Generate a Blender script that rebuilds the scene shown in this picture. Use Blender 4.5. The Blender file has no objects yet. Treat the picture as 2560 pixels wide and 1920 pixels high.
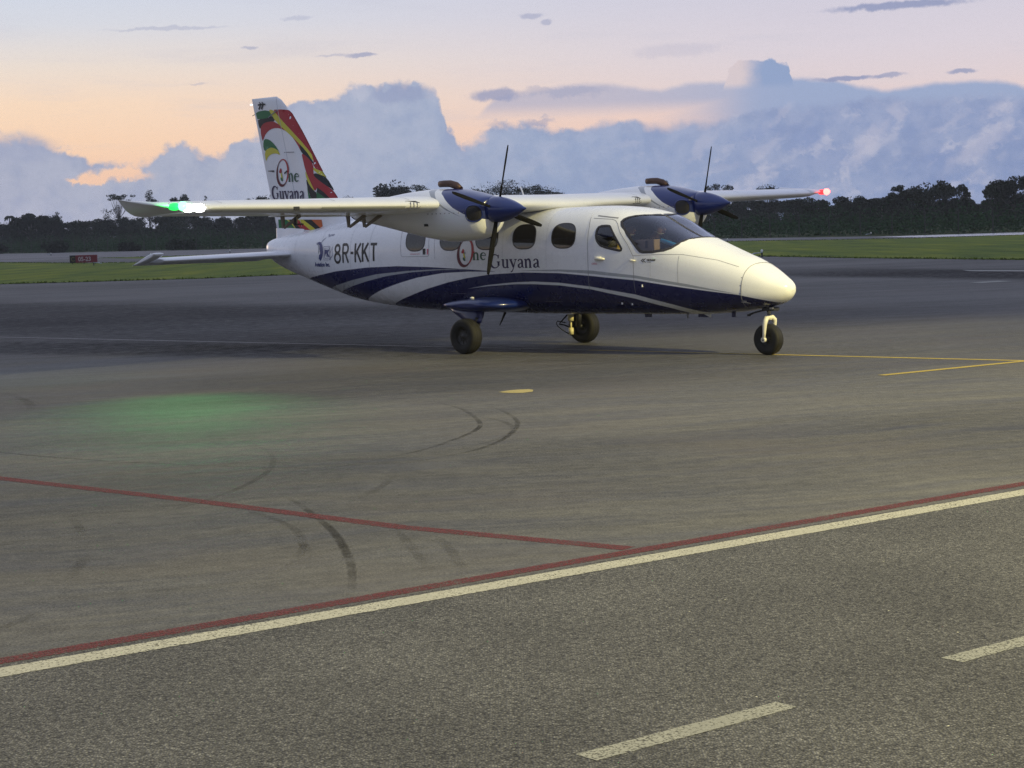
import bpy, bmesh, math, random
import numpy as np
from mathutils import Vector, Matrix
R = math.radians
random.seed(7); rng = np.random.default_rng(7)
SC = bpy.context.scene
COL = SC.collection

# ------------------------------------------------------------------ camera
CAM_H, PITCH, ROLL = 1.9058, -0.0810, -0.0300
cd = bpy.data.cameras.new('camera'); cam = bpy.data.objects.new('camera', cd); COL.objects.link(cam)
cd.sensor_width = 36.0; cd.lens = 4800.0/2560*36; cd.clip_start = 0.1; cd.clip_end = 6000
_F = Vector((0, math.cos(PITCH), math.sin(PITCH))); _U = Vector((0, -math.sin(PITCH), math.cos(PITCH))); _R = Vector((1, 0, 0))
_ex = _R*math.cos(ROLL) + _U*math.sin(ROLL); _eu = _U*math.cos(ROLL) - _R*math.sin(ROLL)
cam.matrix_world = Matrix(((_ex.x, _eu.x, -_F.x, 0), (_ex.y, _eu.y, -_F.y, 0), (_ex.z, _eu.z, -_F.z, CAM_H), (0, 0, 0, 1)))
SC.camera = cam
SC.render.engine = 'CYCLES'
SC.cycles.use_denoising = True; SC.cycles.denoising_prefilter = 'NONE'; SC.cycles.denoising_input_passes = 'RGB_ALBEDO_NORMAL'
SC.cycles.max_bounces = 8
SC.view_settings.view_transform = 'Standard'; SC.view_settings.look = 'None'
SC.view_settings.exposure = 0.0; SC.view_settings.gamma = 1.0

def s2l(c):
    return tuple(((v/255)/12.92 if v/255 <= .04045 else ((v/255+.055)/1.055)**2.4) for v in c)

# ------------------------------------------------------------------ world (dusk sky with cumulus, by direction)
class NB:
    """small node-expression helper"""
    def __init__(s, tree): s.t = tree; s.n = tree.nodes; s.l = tree.links
    def put(s, sock, v):
        if isinstance(v, bpy.types.NodeSocket): s.l.new(v, sock)
        elif v is not None: sock.default_value = v
    def m(s, op, a, b=None, c=None, clamp=False):
        n = s.n.new('ShaderNodeMath'); n.operation = op; n.use_clamp = clamp
        for k, v in enumerate((a, b, c)):
            if v is not None: s.put(n.inputs[k], v)
        return n.outputs[0]
    def ss(s, x, lo, hi, o0=0.0, o1=1.0):
        n = s.n.new('ShaderNodeMapRange'); n.interpolation_type = 'SMOOTHSTEP'
        for k, v in zip(('Value', 'From Min', 'From Max', 'To Min', 'To Max'), (x, lo, hi, o0, o1)): s.put(n.inputs[k], v)
        return n.outputs[0]
    def lin(s, x, lo, hi, o0=0.0, o1=1.0):
        n = s.n.new('ShaderNodeMapRange')
        for k, v in zip(('Value', 'From Min', 'From Max', 'To Min', 'To Max'), (x, lo, hi, o0, o1)): s.put(n.inputs[k], v)
        return n.outputs[0]
    def ramp(s, x, stops, interp='LINEAR'):
        n = s.n.new('ShaderNodeValToRGB'); cr = n.color_ramp; cr.interpolation = interp
        while len(cr.elements) > 1: cr.elements.remove(cr.elements[-1])
        cr.elements[0].position = stops[0][0]; cr.elements[0].color = (*stops[0][1], 1)
        for p, c in stops[1:]:
            e = cr.elements.new(p); e.color = (*c, 1)
        s.put(n.inputs[0], x); return n.outputs[0]
    def mix(s, f, a, b, blend='MIX'):
        n = s.n.new('ShaderNodeMix'); n.data_type = 'RGBA'; n.blend_type = blend
        s.put(n.inputs[0], f)
        for k, v in ((6, a), (7, b)):
            if isinstance(v, tuple): n.inputs[k].default_value = (*v[:3], 1)
            else: s.put(n.inputs[k], v)
        return n.outputs[2]
    def curve(s, x, pts, x0, x1, y0, y1):
        """piecewise linear function y(x) as a Float Curve"""
        xi = s.lin(x, x0, x1)
        n = s.n.new('ShaderNodeFloatCurve'); cm = n.mapping; c = cm.curves[0]
        P = sorted(((px-x0)/(x1-x0), (py-y0)/(y1-y0)) for px, py in pts)
        P = [(min(1, max(0, a)), min(1, max(0, b))) for a, b in P]
        c.points[0].location = P[0]; c.points[1].location = P[-1]
        for q in P[1:-1]: c.points.new(*q)
        for q in c.points: q.handle_type = 'VECTOR'
        cm.update(); n.inputs['Factor'].default_value = 1.0
        s.put(n.inputs['Value'], xi)
        return s.lin(n.outputs[0], 0, 1, y0, y1)
    def xyz(s, v):
        n = s.n.new('ShaderNodeSeparateXYZ'); s.l.new(v, n.inputs[0]); return n.outputs
    def comb(s, x, y, z):
        n = s.n.new('ShaderNodeCombineXYZ')
        for k, v in enumerate((x, y, z)): s.put(n.inputs[k], v)
        return n.outputs[0]
    def noise(s, vec, scale, detail=5, rough=.55, dist=0.0, out=0):
        n = s.n.new('ShaderNodeTexNoise'); s.put(n.inputs['Vector'], vec); n.inputs['Scale'].default_value = scale
        n.inputs['Detail'].default_value = detail; n.inputs['Roughness'].default_value = rough; n.inputs['Distortion'].default_value = dist
        return n.outputs[out]
    def vor(s, vec, scale, feature='F1', out='Distance'):
        n = s.n.new('ShaderNodeTexVoronoi'); n.feature = feature; s.put(n.inputs['Vector'], vec); n.inputs['Scale'].default_value = scale
        return n.outputs[out]

def build_world():
    w = bpy.data.worlds.new('World'); SC.world = w; w.use_nodes = True
    t = w.node_tree; t.nodes.clear(); N = NB(t)
    tc = t.nodes.new('ShaderNodeTexCoord'); d = N.xyz(tc.outputs['Generated'])
    U = N.m('MULTIPLY', d[0], 4800.0); V = N.m('MULTIPLY', d[2], 4800.0)
    uv = N.comb(N.m('DIVIDE', U, 100.0), N.m('DIVIDE', V, 100.0), d[1])
    # clear sky: peach low on the sunset side, lavender to the right, blue-grey overhead
    vn = N.m('POWER', N.m('MAXIMUM', N.m('DIVIDE', V, 4800.0), 0.0), 0.5)      # sqrt(sin elevation)
    def st(l): return [(math.sqrt(max(v, 0)/4800), s2l(c)) for v, c in l]
    left = N.ramp(vn, st([(0, (248, 206, 178)), (150, (252, 208, 178)), (230, (255, 217, 184)), (330, (252, 222, 194)), (420, (238, 224, 212)), (520, (218, 220, 228)), (620, (208, 216, 232)), (1200, (192, 200, 222)), (4800, (176, 186, 214))]))
    right = N.ramp(vn, st([(0, (225, 196, 190)), (250, (238, 208, 200)), (330, (228, 212, 214)), (420, (221, 212, 221)), (560, (210, 207, 222)), (700, (202, 204, 226)), (1200, (188, 196, 222)), (4800, (172, 182, 212))]))
    sky = N.mix(N.ss(U, -1250, 900), left, right)
    # wisps
    wn = N.noise(N.comb(N.m('DIVIDE', U, 420.0), N.m('DIVIDE', V, 60.0), 3.1), 1.0, 5, .6)
    sky = N.mix(N.m('MULTIPLY', N.ss(wn, .5, .75), .22), sky, s2l((196, 196, 212)))
    # turbulence shared by all the clouds
    n1 = N.m('SUBTRACT', N.noise(uv, 1.6, 7, .62), .5)
    n2 = N.m('SUBTRACT', N.noise(uv, 5.5, 5, .6), .5)
    vd = N.m('SUBTRACT', .45, N.vor(N.comb(N.m('ADD', N.m('DIVIDE', U, 100.), N.m('MULTIPLY', n1, .6)), N.m('DIVIDE', V, 100.), 0.0), 3.2, 'SMOOTH_F1'))
    wu = N.m('ADD', N.m('DIVIDE', U, 100.), N.m('MULTIPLY', n2, .5)); wv = N.m('ADD', N.m('DIVIDE', V, 100.), N.m('MULTIPLY', n1, .5))
    vd2 = N.m('SUBTRACT', .45, N.vor(N.comb(wu, wv, 5.0), 8.0, 'SMOOTH_F1')); vd3 = N.m('SUBTRACT', .45, N.vor(N.comb(wu, wv, 9.0), 17.0, 'SMOOTH_F1'))
    bill = N.m('ADD', N.m('ADD', N.m('MULTIPLY', n1, 66.0), N.m('MULTIPLY', n2, 13.0)), N.m('ADD', N.m('MULTIPLY', vd, 34.0), N.m('ADD', N.m('MULTIPLY', vd2, 19.0), N.m('MULTIPLY', vd3, 6.0))))
    # relief: the same turbulence looked up a little towards the light, so that billows get a lit and a shaded flank
    ru = N.comb(N.m('ADD', N.m('DIVIDE', U, 100.), N.m('MULTIPLY', vd2, .35)), N.m('ADD', N.m('DIVIDE', V, 70.), N.m('MULTIPLY', vd2, .35)), 2.7)
    rv = N.comb(N.m('SUBTRACT', N.m('ADD', N.m('DIVIDE', U, 100.), N.m('MULTIPLY', vd2, .35)), .22), N.m('ADD', N.m('ADD', N.m('DIVIDE', V, 70.), N.m('MULTIPLY', vd2, .35)), .16), 2.7)
    relief = N.m('SUBTRACT', N.noise(ru, .55, 4, .48), N.noise(rv, .55, 4, .48))
    un = N.m('ADD', U, N.m('MULTIPLY', n2, 16.0))
    def gauss(c, hw, hh, rot=0.0, warp=1.0):
        du = N.m('SUBTRACT', N.m('ADD', U, N.m('MULTIPLY', n1, 60.0*warp)), float(c[0])); dv = N.m('SUBTRACT', N.m('ADD', V, N.m('MULTIPLY', bill, .7*warp)), float(c[1]))
        a, b = math.cos(rot), math.sin(rot)
        p = N.m('DIVIDE', N.m('ADD', N.m('MULTIPLY', du, a), N.m('MULTIPLY', dv, b)), float(hw))
        q = N.m('DIVIDE', N.m('SUBTRACT', N.m('MULTIPLY', dv, a), N.m('MULTIPLY', du, b)), float(hh))
        return N.m('EXPONENT', N.m('MULTIPLY', N.m('ADD', N.m('MULTIPLY', p, p), N.m('MULTIPLY', q, q)), -1.0))
    # smooth veil over the right half
    vtop = N.curve(U, D['VEIL'], -1600, 1650, -300, 600)
    veil = N.ss(N.m('SUBTRACT', N.m('ADD', vtop, N.m('MULTIPLY', n1, 18.0)), V), -4, 14)
    vcol = N.mix(N.ss(U, 150, 750), s2l((180, 180, 202)), s2l((150, 169, 205)))
    low = N.ss(V, 262, 310)                    # the strip of veil hangs above a peach gap
    vm = N.m('MULTIPLY', veil, N.m('MAXIMUM', N.m('MULTIPLY', low, .75), N.ss(U, 350, 640, 0.0, .92)))
    sky = N.mix(vm, sky, vcol)
    # far lump on the veil
    ltop = N.curve(un, D['LUMP'], 400, 850, 0, 600)
    lm = N.m('MULTIPLY', N.ss(N.m('SUBTRACT', N.m('ADD', ltop, N.m('MULTIPLY', bill, .35)), V), 0, 7), N.ss(V, 318, 340))
    sky = N.mix(lm, sky, N.mix(N.ss(N.m('ADD', U, N.m('MULTIPLY', n1, 60.)), 575, 640), s2l((218, 204, 208)), s2l((148, 166, 202))))
    # main cumulus bank
    btop = N.curve(un, D['BANK'], -1480, 1600, 0, 600)
    depth = N.m('SUBTRACT', N.m('ADD', btop, N.m('MULTIPLY', bill, N.ss(U, -50, 250, .75, .35))), V)
    bm_ = N.ss(depth, -5.0, N.ss(N.noise(uv, .9, 3), .35, .65, 9.0, 40.0))
    hole = None
    for c, hw, hh in D['HOLE']:
        g = gauss(c, hw, hh); hole = g if hole is None else N.m('MAXIMUM', hole, g)
    bm_ = N.m('MULTIPLY', bm_, N.m('SUBTRACT', 1.0, N.ss(hole, .22, .85)))
    cl = N.ramp(N.lin(U, -1400, 1400), [(0, s2l((171, 176, 198))), (.25, s2l((172, 179, 200))), (.42, s2l((166, 177, 202))), (.55, s2l((155, 170, 201))), (.75, s2l((144, 159, 196))), (1, s2l((138, 154, 194)))])
    cl = N.mix(N.ss(depth, 2, 42, .32, 0.0), cl, s2l((150, 160, 192)))
    lowc = N.ramp(N.lin(U, -1400, 1400), [(0, s2l((182, 183, 204))), (.3, s2l((175, 183, 204))), (.55, s2l((152, 168, 200))), (1, s2l((130, 149, 194)))])
    cl = N.mix(N.ss(V, 190, 20, 0.0, .8), cl, lowc)
    cl = N.mix(N.ss(n1, -.12, .2, 0.0, .2), cl, s2l((206, 206, 222)))
    cl = N.mix(N.ss(n1, .05, -.22, 0.0, .22), cl, s2l((136, 150, 192)))
    rgn = N.ss(U, 150, 650, .28, 1.0)
    cl = N.mix(N.m('MULTIPLY', N.ss(relief, .01, .11), N.m('MULTIPLY', rgn, .64)), cl, s2l((196, 196, 214)))
    cl = N.mix(N.m('MULTIPLY', N.ss(relief, -.01, -.11), N.m('MULTIPLY', rgn, .34)), cl, s2l((126, 142, 184)))
    sky = N.mix(bm_, sky, cl)
    for c, hw, hh, s_ in D['DARKP']:
        g = N.m('MULTIPLY', N.ss(gauss(c, hw, hh), .15, .8), abs(s_))
        sky = N.mix(g, sky, s2l((146, 156, 190)) if s_ > 0 else s2l((210, 208, 220)))
    for c, hw, hh, s_, rot in D['CUM']:
        g = N.m('MULTIPLY', N.ss(N.m('ADD', gauss(c, hw, hh, rot, 1.25), N.m('MULTIPLY', n2, .35)), 
 .25, .95), abs(s_)*.55)
        sky = N.mix(g, sky, s2l((196, 194, 212)) if s_ > 0 else s2l((124, 144, 194)))
    for c, hw, hh, s_ in D['STREAKS']:
        g = N.m('MULTIPLY', N.ss(N.m('ADD', gauss(c, hw, hh, .02, .32), N.m('MULTIPLY', n2, .5)), .25, .8), s_)
        sky = N.mix(g, sky, s2l((148, 156, 190)))
    # below the horizon: dull ground bounce
    sky = N.mix(N.ss(V, -60, -5), s2l((70, 68, 72)), sky)
    east = N.m('MULTIPLY', N.ss(d[1], .25, -.75), N.ss(d[2], .95, .25))
    sky = N.mix(N.m('MULTIPLY', east, .62), sky, s2l((96, 108, 140)))
    bg = t.nodes.new('ShaderNodeBackground'); out = t.nodes.new('ShaderNodeOutputWorld')
    t.links.new(sky, bg.inputs[0]); bg.inputs[1].default_value = SKY_STRENGTH
    t.links.new(bg.outputs[0], out.inputs[0])
    w.cycles.sampling_method = 'MANUAL'; w.cycles.sample_map_resolution = 1024

# measured outlines: clouds by direction, fin livery, ground edges
D = {'BANK': [(-1472, 256), (-1298, 263), (-1208, 266), (-1154, 273), (-1110, 250), (-1075, 224), (-1020, 211), (-1007, 193), (-937, 190), (-874, 184), (-862, 194), (-837, 226), (-789, 231), (-747, 213),
          (-695, 200), (-674, 226), (-611, 239), (-560, 282), (-530, 318), (-451, 338), (-397, 350), (-381, 369), (-323, 361), (-254, 369), (-195, 360), (-161, 348), (-146, 286), (-142, 325),
          (-142, 224), (-131, 253), (-111, 216), (-76, 228), (-35, 254), (-15, 265), (29, 255), (54, 264), (79, 262), (116, 248), (185, 238), (208, 246), (248, 266), (294, 259), (375, 253),
          (448, 253), (532, 252), (555, 261), (609, 270), (689, 281), (782, 289), (914, 293), (1244, 283), (1539, 263)],
 'CUM': [((895, 193), 75, 24, 0.85, 0.85), ((956, 258), 22, 30, 0.8, 0.6), ((1136, 159), 110, 26, 0.85, 0.6), ((1190, 252), 60, 16, 0.6, 0.3), ((686, 264), 40, 14, 0.55, 0.6),
         ((492, 193), 75, 18, 0.6, 0.8), ((642, 178), 70, 16, 0.55, 0.6), ((530, 133), 60, 14, 0.35, 0.2), ((1081, 228), 60, 12, 0.5, 0.4), ((646, 124), 50, 14, 0.4, 0.7),
         ((743, 198), 50, 30, -0.45, 0), ((618, 218), 60, 25, -0.4, 0.6), ((1054, 143), 60, 35, -0.35, 0.3), ((800, 143), 90, 30, -0.3, 0)],
 'DARKP': [((-255, 341), 75, 24, 0.6), ((84, 262), 40, 9, 0.5), ((-10, 256), 40, 10, 0.3), ((-1157, 227), 90, 40, 0.25), ((140, 330), 120, 14, 0.4), ((-353, 350), 30, 20, -0.3)],
 'FIN': {'black': [[(11.531, 3.985), (11.191, 3.993), (11.088, 4.035), (10.981, 3.919), (11.219, 3.93), (11.391, 3.894), (11.469, 3.808), (11.502, 3.857), (11.522, 3.935)],
                   [(10.37, 3.504), (10.215, 3.367), (10.043, 3.167), (10.018, 3.109), (10.175, 3.259), (10.315, 3.334), (10.351, 3.427)],
                   [(10.185, 2.889), (10.09, 2.749), (9.958, 2.639), (9.924, 2.637), (9.898, 2.493), (10.024, 2.49), (10.099, 2.598), (10.16, 2.736)],
                   [(9.99, 2.964), (9.917, 2.954), (9.751, 2.879), (9.558, 2.64), (9.615, 2.672), (9.923, 2.863), (10.006, 2.927)],
                   [(9.904, 2.715), (9.754, 2.628), (9.58, 2.494), (9.648, 2.493), (9.917, 2.637)], [(10.766, 2.175), (10.66, 2.172), (10.366, 1.988), (10.541, 2.004), (10.64, 2.11)],
                   [(10.309, 2.164), (10.078, 2.158), (9.846, 2.009), (9.984, 1.992)]],
         'green': [[(11.583, 4.125), (11.182, 4.138), (11.093, 4.04), (11.191, 3.993), (11.531, 3.985), (11.552, 4.03)],
                   [(11.359, 3.632), (11.215, 3.617), (11.053, 3.524), (10.94, 3.41), (10.895, 3.374), (10.987, 3.425), (11.128, 3.47), (11.249, 3.457), (11.373, 3.401), (11.409, 3.526)],
                   [(10.16, 2.736), (10.099, 2.598), (10.024, 2.49), (10.116, 2.489)], [(9.917, 2.637), (9.648, 2.493), (9.91, 2.49)],
                   [(11.075, 2.183), (10.825, 2.176), (10.71, 2.127), (10.575, 2.014), (11.073, 2.02)]],
         'orange': [[(10.078, 2.158), (9.799, 2.151), (9.776, 2.037), (9.846, 2.009)]],
         'red': [[(11.051, 4.13), (10.92, 4.125), (10.802, 4.122), (10.634, 4.093), (10.464, 3.88), (10.291, 3.651), (10.1, 3.369), (9.867, 3.027), (9.825, 2.972), (10.025, 3.067), (10.05, 3.231),
                  (10.256, 3.467), (10.477, 3.661), (10.723, 3.858), (10.927, 4.023)],
                 [(11.422, 3.586), (11.469, 3.808), (11.391, 3.894), (11.219, 3.93), (10.981, 3.916), (10.707, 3.732), (10.482, 3.582), (10.348, 3.48), (10.31, 3.334), (10.417, 3.488),
                  (10.571, 3.648), (10.776, 3.769), (10.964, 3.807), (11.156, 3.791), (11.305, 3.722), (11.378, 3.63)],
                 [(10.315, 3.334), (10.175, 3.267), (10.023, 3.116), (10.006, 2.927), (9.923, 2.863), (9.615, 2.672), (9.45, 2.489), (9.58, 2.494), (9.754, 2.628), (9.904, 2.715), (9.958, 2.639),
                  (10.043, 2.77), (10.149, 2.925), (10.211, 3.042), (10.261, 3.18)],
                 [(10.66, 2.172), (10.472, 2.168), (10.13, 1.977), (10.366, 1.988)]],
         'yellow': [[(11.182, 4.138), (11.051, 4.13), (10.927, 4.023), (10.723, 3.858), (10.477, 3.661), (10.256, 3.467), (10.05, 3.231), (10.043, 3.167), (10.215, 3.367), (10.482, 3.582),
                     (10.707, 3.732), (10.981, 3.919), (11.093, 4.04)],
                    [(11.373, 3.401), (11.249, 3.457), (11.104, 3.468), (10.964, 3.419), (10.875, 3.312), (11.015, 3.36), (11.159, 3.352), (11.283, 3.304), (11.349, 3.211)],
                    [(10.212, 3.026), (10.149, 2.925), (10.043, 2.77), (9.958, 2.639), (10.09, 2.749), (10.185, 2.889)],
                    [(10.025, 3.067), (9.847, 2.981), (9.751, 2.879), (9.917, 2.954), (10.016, 3.023)],
                    [(10.825, 2.176), (10.766, 2.175), (10.663, 2.126), (10.541, 2.004), (10.595, 2.002), (10.71, 2.12)], [(10.472, 2.168), (10.309, 2.164), (9.984, 1.992), (10.13, 1.977)]]},
 'GROUND': {'grass_far': [(-69.34, 212.51), (-50.29, 190.48), (-36.36, 163.4), (-28.55, 157.78), (-20.26, 154.59), (-23.53, 198.68), (-11.14, 198.66), (5.27, 194.44), (20.36, 184.66), (29.23, 169.34),
                          (34.98, 163.32), (43.96, 163.89), (56.35, 166.25)],
            'grass_near': [(-28.83, 88.15), (-23.78, 89.88), (-19.01, 89.44), (-14.29, 89.0), (-7.23, 93.53), (2.64, 98.54), (13.56, 102.78), (15.96, 92.57), (20.86, 77.81), (23.71, 69.97)],
            'rw_far': [(-128.77, 394.9), (-92.27, 349.82), (-46.99, 293.89), (0.54, 247.22), (23.97, 217.39), (38.4, 188.42), (50.75, 189.18), (64.51, 190.34)],
            'strip': [(35.18, 183.9), (39.95, 186.51), (50.23, 187.25), (63.2, 186.48), (56.86, 167.77), (44.76, 166.87), (36.61, 170.91)],
            'wedge': [(-44.39, 208.38), (-34.99, 205.34), (-25.85, 203.97), (-24.1, 199.97), (-21.71, 165.74), (-29.7, 174.22)]},
 'HOLE': [((-939, 159), 85, 20), ((-986, 155), 60, 14), ((-1023, 152), 40, 8)],
 'LUMP': [(434, 253), (537, 323), (555, 375), (582, 393), (611, 398), (659, 398), (673, 388), (697, 379), (708, 340), (725, 281), (819, 142)],
 'NAC': {'blue': [(4.307, 2.501), (4.235, 2.447), (4.163, 2.412), (4.021, 2.31), (3.915, 2.236), (3.719, 2.14), (3.56, 2.091), (3.455, 2.05)],
         'grey1': [(4.569, 2.491), (4.495, 2.462), (4.332, 2.365), (4.205, 2.29), (4.026, 2.2), (3.793, 2.11)],
         'grey2': [(4.437, 2.493), (4.365, 2.445), (4.24, 2.349), (4.132, 2.281), (3.971, 2.192), (3.784, 2.11)],
         'intake': [(3.454, 2.158), (3.614, 2.162), (3.303, 2.154), (3.448, 2.279), (3.459, 2.043)],
         'rivet': [(4.291, 2.163), (3.76, 2.155), (4.354, 1.996)]},
 'STREAKS': [((-807, 506), 160, 5, 0.35), ((-614, 458), 26, 4, 0.5), ((-344, 434), 42, 6, 0.7), ((-417, 435), 45, 4, 0.35), ((960, 506), 190, 11, 0.9), ((830, 339), 90, 7, 0.9),
             ((933, 343), 45, 6, 0.7), ((1104, 343), 40, 6, 0.8), ((76, 519), 35, 8, 0.5), ((111, 502), 16, 9, 0.5), ((-18, 329), 70, 18, 0.8), ((-743, 374), 26, 3, 0.3), ((-500, 527), 45, 6, 0.3),
             ((427, 423), 120, 20, 0.18), ((-205, 343), 80, 26, 0.0)],
 'VEIL': [(-1498, -267), (-110, 241), (-18, 327), (22, 334), (81, 341), (188, 354), (250, 353), (308, 342), (392, 333), (455, 347), (534, 347), (618, 349), (728, 348), (811, 339), (877, 320),
          (930, 309), (984, 315), (1054, 322), (1133, 324), (1186, 319), (1244, 305), (1539, 286)]}

SKY_STRENGTH = 1.0
build_world()

# sun: already behind the cloud bank at the left, only a faint warm wash is left of it
sd_ = bpy.data.lights.new('sun', 'SUN'); sd_.energy = 0.25; sd_.angle = R(12); sd_.color = (1, .72, .5)
sun = bpy.data.objects.new('sun', sd_); COL.objects.link(sun)
sun.rotation_euler = Vector((-.60, .79, .07)).to_track_quat('Z', 'Y').to_euler()
# apron floodlight on its mast ahead of the aeroplane's nose (outside the frame): the lamp that lights the nose and the apron
fl = bpy.data.lights.new('apron_floodlight', 'SPOT'); fl.energy = 58000; fl.color = (1.0, .86, .35)
fl.spot_size = R(91); fl.spot_blend = .22; fl.shadow_soft_size = .35
flo = bpy.data.objects.new('apron_floodlight', fl); COL.objects.link(flo)
flo.location = (22.98, 9.16, 17.0)
flo.rotation_euler = (Vector(flo.location)-Vector((16.9, 12.4, 0))).to_track_quat('Z', 'Y').to_euler()
# ------------------------------------------------------------------ helpers
def tag(o, label=None, cat=None, group=None, kind=None):
    for k, v in (('label', label), ('category', cat), ('group', group), ('kind', kind)):
        if v: o[k] = v
    return o
def empty(name, label, cat, loc=(0, 0, 0), rot=(0, 0, 0), group=None):
    o = bpy.data.objects.new(name, None); COL.objects.link(o); o.location = loc; o.rotation_euler = rot
    o.empty_display_size = .3
    return tag(o, label, cat, group)
class MB:
    def __init__(s): s.v = []; s.f = []; s.mi = []; s.sm = []
    def add(s, verts, faces, mi=0, smooth=True):
        b = len(s.v); s.v += [tuple(map(float, q)) for q in verts]
        s.f += [tuple(b+i for i in q) for q in faces]; s.mi += [mi]*len(faces); s.sm += [smooth]*len(faces)
        return b
    def box(s, c, size, mi=0, M=None, bevel=0.0):
        bm = bmesh.new(); bmesh.ops.create_cube(bm, size=1.0)
        for v in bm.verts: v.co = Vector((v.co.x*size[0], v.co.y*size[1], v.co.z*size[2]))
        if bevel: bmesh.ops.bevel(bm, geom=list(bm.edges), offset=bevel, segments=2, affect='EDGES', profile=.5)
        T = Matrix.Translation(c) @ (M.to_4x4() if M else Matrix())
        bm.verts.index_update()
        s.add([T @ v.co for v in bm.verts], [[v.index for v in f.verts] for f in bm.faces], mi, False); bm.free()
    def loft(s, rings, mi=0, cap=True, closed=True, smooth=True):
        n = len(rings[0]); V = [p for r in rings for p in r]; F = []
        for i in range(len(rings)-1):
            for j in range(n if closed else n-1):
                k = (j+1) % n
                F.append((i*n+j, i*n+k, (i+1)*n+k, (i+1)*n+j))
        b = s.add(V, F, mi, smooth)
        if cap:
            s.f += [tuple(b+j for j in range(n))[::-1], tuple(b+(len(rings)-1)*n+j for j in range(n))]; s.mi += [mi]*2; s.sm += [False]*2
    def tube(s, path, rad, n=10, mi=0, cap=True):
        P = [Vector(p) for p in path]; rr = rad if hasattr(rad, '__len__') else [rad]*len(P); rings = []; ref = None
        for i, p in enumerate(P):
            t = (P[min(i+1, len(P)-1)]-P[max(i-1, 0)]).normalized()
            if ref is None: ref = t.orthogonal().normalized()
            a = (ref-t*ref.dot(t)).normalized(); b = t.cross(a); ref = a
            rings.append([p+(a*math.cos(q)+b*math.sin(q))*rr[i] for q in [2*math.pi*k/n for k in range(n)]])
        s.loft(rings, mi, cap)
    def lathe(s, prof, axis='Y', c=(0, 0, 0), n=40, mi=0):
        """prof: list of (r, h) along the axis"""
        rings = []
        for r, h in prof:
            ring = []
            for k in range(n):
                q = 2*math.pi*k/n; x, y = r*math.cos(q), r*math.sin(q)
                ring.append((c[0]+x, c[1]+h, c[2]+y) if axis == 'Y' else (c[0]+h, c[1]+x, c[2]+y) if axis == 'X' else (c[0]+x, c[1]+y, c[2]+h))
            rings.append(ring)
        s.loft(rings, mi, cap=False)
    def build(s, name, mats, parent=None, smooth_angle=None, loc=None):
        me = bpy.data.meshes.new(name); me.from_pydata(s.v, [], s.f)
        for m in (mats if isinstance(mats, (list, tuple)) else [mats]): me.materials.append(m)
        me.polygons.foreach_set('material_index', s.mi); me.polygons.foreach_set('use_smooth', s.sm)
        bm = bmesh.new(); bm.from_mesh(me); bmesh.ops.recalc_face_normals(bm, faces=list(bm.faces)); bm.to_mesh(me); bm.free()
        me.update()
        o = bpy.data.objects.new(name, me); COL.objects.link(o)
        if parent: o.parent = parent
        if loc: o.location = loc
        return o

MATS = {}
def mat(name, base, rough=.5, metal=0.0, coat=0.0, spec=.5, emit=None, estr=0.0, var=0.0, vscale=6.0, bump=0.0, bscale=40.):
    m = bpy.data.materials.new(name); m.use_nodes = True; t = m.node_tree; p = t.nodes['Principled BSDF']
    p.inputs['Base Color'].default_value = (*base, 1); p.inputs['Roughness'].default_value = rough; p.inputs['Metallic'].default_value = metal
    p.inputs['Coat Weight'].default_value = coat; p.inputs['Coat Roughness'].default_value = .06; p.inputs['Specular IOR Level'].default_value = spec
    if emit: p.inputs['Emission Color'].default_value = (*emit, 1); p.inputs['Emission Strength'].default_value = estr
    N = NB(t); tc = t.nodes.new('ShaderNodeTexCoord')
    if var:
        f = N.noise(tc.outputs['Object'], vscale, 6, .6)
        t.links.new(N.mix(N.ss(f, .3, .75), tuple(c*(1-var) for c in base), tuple(min(1, c*(1+var*.6)) for c in base)), p.inputs['Base Color'])
    if bump:
        b = t.nodes.new('ShaderNodeBump'); b.inputs['Strength'].default_value = bump; b.inputs['Distance'].default_value = .01
        t.links.new(N.noise(tc.outputs['Object'], bscale, 4, .6), b.inputs['Height']); t.links.new(b.outputs[0], p.inputs['Normal'])
    MATS[name] = m
    return m
WHITE = (.81, .82, .84); NAVY = (.003, .006, .072); SILVER = (.33, .35, .38)
m_white = mat('white_paint', WHITE, .3, coat=.35, var=.035, vscale=3)
m_navy = mat('navy_paint', NAVY, .3, coat=.4)
m_blue = mat('blue_paint', (.005, .017, .135), .28, coat=.6, var=.1)
m_black = mat('black_marking', (.012, .011, .014), .45)
m_indigo = mat('indigo_marking', (.022, .012, .07), .45)
m_darkblue = mat('dark_blue_marking', (.02, .035, .16), .45)
m_green = mat('green_marking', (.012, .15, .05), .4)
m_dgreen = mat('dark_green_marking', (.03, .10, .055), .45)
m_red = mat('red_marking', (.40, .022, .03), .4)
m_maroon = mat('maroon_marking', (.11, .008, .02), .45)
m_yellow = mat('yellow_marking', (.62, .56, .05), .4)
m_orange = mat('orange_marking', (.55, .12, .03), .4)
m_pink = mat('pink_marking', (.55, .12, .18), .5)
m_seam = mat('seam', (.22, .22, .24), .5)
m_paleseam = mat('pale_seam', (.85, .85, .86), .4)
m_rubber = mat('tyre_rubber', (.009, .0087, .0085), .75, var=.25, vscale=9)
m_steel = mat('steel', (.42, .41, .38), .38, metal=.9)
m_gearwhite = mat('gear_white_paint', (.72, .70, .62), .4)
m_dark = mat('dark_metal', (.02, .02, .022), .5)
m_rim = mat('black_wheel_rim', (.016, .016, .018), .4)
m_exh = mat('exhaust_metal', (.10, .058, .045), .5, metal=.6, var=.3)
m_inside = mat('cabin_lining', (.035, .034, .036), .7)
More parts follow.
